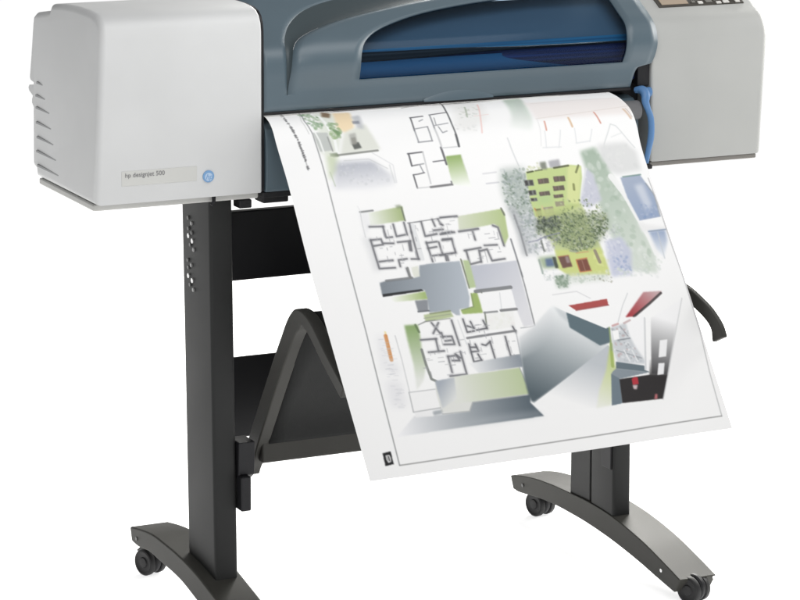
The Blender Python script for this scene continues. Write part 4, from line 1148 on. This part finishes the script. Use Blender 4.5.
["P",[5469,6807,5583,6808,5503,7002,5385,7000],[244,244,246],1,0],
["P",[4906,7003,4960,6975,5022,6987,5002,7104,4891,7107],[182,54,65],1,0],
["P",[4886,7110,4980,7115,4941,7187,4885,7180],[222,202,205],0.9,1],
["P",[5236,7317,5280,7316,5252,7400,5194,7399],[200,116,121],0.9,1],
["L",[6257,5736,6004,6208,5571,7021,5347,7423],1.75,[206,207,209],0.7],
["L",[4599,7385,5358,7414],1.4,[230,230,230],0.5],
["L",[645,1272,602,1715,662,2003,666,2582,658,3420,658,3830,650,4649,627,5594,586,6588,544,7880],1.75,[138,140,142],0.85],
["L",[544,7880,1929,7874,3335,7857,4775,7848,6298,7840],1.75,[140,140,140],0.85],
["L",[791,683,552,1709,602,1996],1.22,[190,190,190],0.7],
["P",[326,7649,465,7633,459,7848,316,7863],[28,28,30],1,0],
["L",[371,7696,421,7694,429,7745,420,7793,381,7805,367,7758,371,7696],1.86,[214,214,214],0.95],
["L",[389,7712,393,7794],1.49,[220,220,220],0.9],
["L",[418,7707,418,7770],1.17,[220,220,220],0.8]
]

SS=2
def rasterise():
    H,W=int(PLEN*SS),int(PWID*SS)
    im=np.full((H,W,3),250.0,np.float32)
    rng=random.Random(11)
    def blur1(a,r):
        for ax in (0,1):
            c=np.cumsum(np.pad(a,[(r+1,r) if i==ax else (0,0) for i in range(2)],mode='edge'),axis=ax)
            n=a.shape[ax]
            a=(np.take(c,range(2*r+1,2*r+1+n),axis=ax)-np.take(c,range(0,n),axis=ax))/(2*r+1)
        return a
    def pts(c): return np.array(c,np.float32).reshape(-1,2)/10*SS
    def polymask(P,pad):
        x0=max(0,int(P[:,0].min())-pad);x1=min(W,int(P[:,0].max())+pad+2);y0=max(0,int(P[:,1].min())-pad);y1=min(H,int(P[:,1].max())+pad+2)
        if x1<=x0 or y1<=y0: return None
        yy,xx=np.mgrid[y0:y1,x0:x1].astype(np.float32); yy+=.5; xx+=.5
        m=np.zeros(xx.shape,bool);n=len(P)
        for i in range(n):
            ax,ay=P[i];bx,by=P[(i+1)%n]
            if ay==by: continue
            m^=((ay>yy)!=(by>yy))&(xx<(bx-ax)*(yy-ay)/(by-ay)+ax)
        return (slice(y0,y1),slice(x0,x1)),m.astype(np.float32),xx,yy
    def put(sl,m,col): im[sl]=im[sl]*(1-m[...,None])+col*m[...,None]
    for o in ART_SRC:
        k=o[0]
        if k=='P' or k=='G':
            soft=int(o[4]*SS) if k=='P' else int(o[7]*SS)
            r=polymask(pts(o[1]),soft*2+1)
            if not r: continue
            sl,m,xx,yy=r
            if soft>0: m=blur1(blur1(m,max(1,soft//1)),max(1,soft//2))
            else: m=blur1(m,1)
            if k=='P': put(sl,m*o[3],np.array(o[2],np.float32))
            else:
                q=pts(o[2]);d=q[1]-q[0];t=np.clip(((xx-q[0,0])*d[0]+(yy-q[0,1])*d[1])/max(1e-6,float(d@d)),0,1)
                col=np.array(o[3],np.float32)*(1-t[...,None])+np.array(o[4],np.float32)*t[...,None]
                put(sl,m*(o[5]*(1-t)+o[6]*t),col)
        elif k=='L':
            P=pts(o[1]);w=max(.9,o[2]*SS/2*1.12)
            x0=max(0,int(P[:,0].min()-w-3));x1=min(W,int(P[:,0].max()+w+4));y0=max(0,int(P[:,1].min()-w-3));y1=min(H,int(P[:,1].max()+w+4))
            if x1<=x0 or y1<=y0: continue
            yy,xx=np.mgrid[y0:y1,x0:x1].astype(np.float32); D=np.full(xx.shape,1e9,np.float32)
            for i in range(len(P)-1):
                a,b=P[i],P[i+1];d=b-a;t=np.clip(((xx-a[0])*d[0]+(yy-a[1])*d[1])/max(1e-6,float(d@d)),0,1)
                D=np.minimum(D,np.hypot(xx-a[0]-t*d[0],yy-a[1]-t*d[1]))
            m=np.clip((w-D)/1.4+.5,0,1)
            put((slice(y0,y1),slice(x0,x1)),m*o[4],np.array(o[3],np.float32))
        elif k=='F':
            P=pts(o[1]);r=polymask(P,0)
            if not r: continue
            sl,m,_,_=r; ys,xs=np.nonzero(m>.5)
            if len(ys)==0: continue
            oy,ox=sl[0].start,sl[1].start
            for _ in range(o[3]):
                j=rng.randrange(len(ys));cx,cy=xs[j]+ox,ys[j]+oy
                rr=rng.uniform(o[4],o[5])*SS*.85;asp=rng.uniform(.5,1.6);th=rng.uniform(0,3.14)
                R=int(rr*1.7)+2;x0=max(0,cx-R);x1=min(W,cx+R+1);y0=max(0,cy-R);y1=min(H,cy+R+1)
                yy,xx=np.mgrid[y0:y1,x0:x1].astype(np.float32);dx=xx-cx;dy=yy-cy
                u=(dx*math.cos(th)+dy*math.sin(th))*asp**.5;v=(-dx*math.sin(th)+dy*math.cos(th))/asp**.5
                mm=np.clip((rr-np.hypot(u,v))/max(1.2,rr*.35),0,1)*o[6]*rng.uniform(.7,1.1)
                put((slice(y0,y1),slice(x0,x1)),np.clip(mm,0,1),np.array(rng.choice(o[2]),np.float32))
    for ch in range(3): im[...,ch]=blur1(im[...,ch],1)
    return im
def sheet():
    im=rasterise();H,W=im.shape[:2]
    nu,nv=643,809
    def prof(P):
        q,s=smooth_curve(P,40);g=np.linspace(0,s[-1],nv);return np.c_[np.interp(g,s,q[:,0]),np.interp(g,s,q[:,1])]
    A,B=prof(PL),prof(PRR)
    u=np.linspace(0,1,nu);X=np.broadcast_to((PX0+u*(PX1-PX0))[None,:],(nv,nu))
    Y=A[:,0][:,None]*(1-u)+B[:,0][:,None]*u;Z=A[:,1][:,None]*(1-u)+B[:,1][:,None]*u
    # the sheet is never quite flat: slow waves that grow towards the free end
    g=np.clip((np.linspace(0,1,nv)[:,None]-.28)/.72,0,1)
    Y=Y+g*(.0022*np.sin(5.2*u[None,:]+1.1+1.8*g)+.0012*np.sin(11*u[None,:]-2.2*g))
    org=np.array([.62,-.2,.6])
    co=np.stack([X,Y,Z],-1).reshape(-1,3)-org
    idx=np.arange(nu*nv).reshape(nv,nu)
    F=np.stack([idx[:-1,:-1],idx[1:,:-1],idx[1:,1:],idx[:-1,1:]],-1).reshape(-1,4)
    me=bpy.data.meshes.new('printed_sheet');me.vertices.add(len(co));me.vertices.foreach_set('co',co.astype(np.float32).ravel())
    me.loops.add(F.size);me.loops.foreach_set('vertex_index',F.astype(np.int32).ravel())
    me.polygons.add(len(F));me.polygons.foreach_set('loop_start',np.arange(0,F.size,4,dtype=np.int32));me.polygons.foreach_set('use_smooth',np.ones(len(F),bool))
    me.update(calc_edges=True)
    yi=np.clip(np.linspace(0,H-1,nv),0,H-2);xi=np.clip(np.linspace(0,W-1,nu),0,W-2)
    y0=yi.astype(int);x0=xi.astype(int)
    c=(im[y0][:,x0]+im[y0+1][:,x0]+im[y0][:,x0+1]+im[y0+1][:,x0+1])/4/255
    c=np.where(c<=.04045,c/12.92,((c+.055)/1.055)**2.4)*.90
    at=me.color_attributes.new('ink','FLOAT_COLOR','POINT');at.data.foreach_set('color',np.concatenate([c.reshape(-1,3),np.ones((nu*nv,1))],1).astype(np.float32).ravel())
    me.materials.append(print_mat())
    o=bpy.data.objects.new('printed_sheet',me);COL.objects.link(o);o.location=tuple(org)
    o['label']='wide white sheet printed with architectural floor plans and coloured views, hanging from the plotter';o['category']='printed sheet'
sheet()

# ------------------------------------------------------------------ lamps, world, camera
w=bpy.data.worlds.new('World');scene.world=w;w.use_nodes=True
w.node_tree.nodes['Background'].inputs['Color'].default_value=(1,1,1,1);w.node_tree.nodes['Background'].inputs['Strength'].default_value=.28
def area(name,loc,target,size,power,col=(1,1,1)):
    d=bpy.data.lights.new(name,'AREA');d.shape='RECTANGLE';d.size,d.size_y=size;d.energy=power;d.color=col
    o=bpy.data.objects.new(name,d);COL.objects.link(o);o.location=loc
    o.rotation_euler=(Vector(target)-Vector(loc)).to_track_quat('-Z','Y').to_euler()
    return o
area('softbox_lamp',(.1,-2.9,2.4),(.4,0,.8),(1.3,1.3),23,(1,.99,.975))
area('overhead_lamp',(.65,-.62,2.0),(.65,-.15,.75),(1.5,.7),11)
area('back_lamp',(2.3,2.0,1.7),(.7,.3,.1),(1.4,1.0),105,(1,.985,.94))
area('foot_fill_light',(2.6,.12,1.3),(.8,-.05,.05),(.9,.9),32,(1,.985,.95))  # added fill that brightens the tops of the feet

CAM=(-1.56143,-4.39902,1.63344,0.45757,-0.14427,0.00595,2969.18806,434.39075,69.87149)
cam=bpy.data.cameras.new('camera');co=bpy.data.objects.new('camera',cam);COL.objects.link(co);scene.camera=co
cx,cy,cz,yaw,pitch,roll,f,ppx,ppy=CAM
from mathutils import Matrix
fw=Vector((math.sin(yaw)*math.cos(pitch),math.cos(yaw)*math.cos(pitch),math.sin(pitch)))
r=Vector((math.cos(yaw),-math.sin(yaw),0));u=r.cross(fw)
r2=r*math.cos(roll)+u*math.sin(roll);u2=u*math.cos(roll)-r*math.sin(roll)
co.matrix_world=Matrix(((r2.x,u2.x,-fw.x,cx),(r2.y,u2.y,-fw.y,cy),(r2.z,u2.z,-fw.z,cz),(0,0,0,1)))
cam.sensor_width=36;cam.sensor_fit='HORIZONTAL';cam.lens=f/800*36;cam.shift_x=(400-ppx)/800;cam.shift_y=(ppy-300)/800
cam.clip_start=.1;cam.clip_end=100
scene.view_settings.view_transform='Standard';scene.view_settings.look='None';scene.view_settings.exposure=0;scene.view_settings.gamma=1
scene.render.resolution_x=1024;scene.render.resolution_y=768
scene.cycles.use_denoising=True
scene.cycles.max_bounces=8;scene.cycles.transparent_max_bounces=8
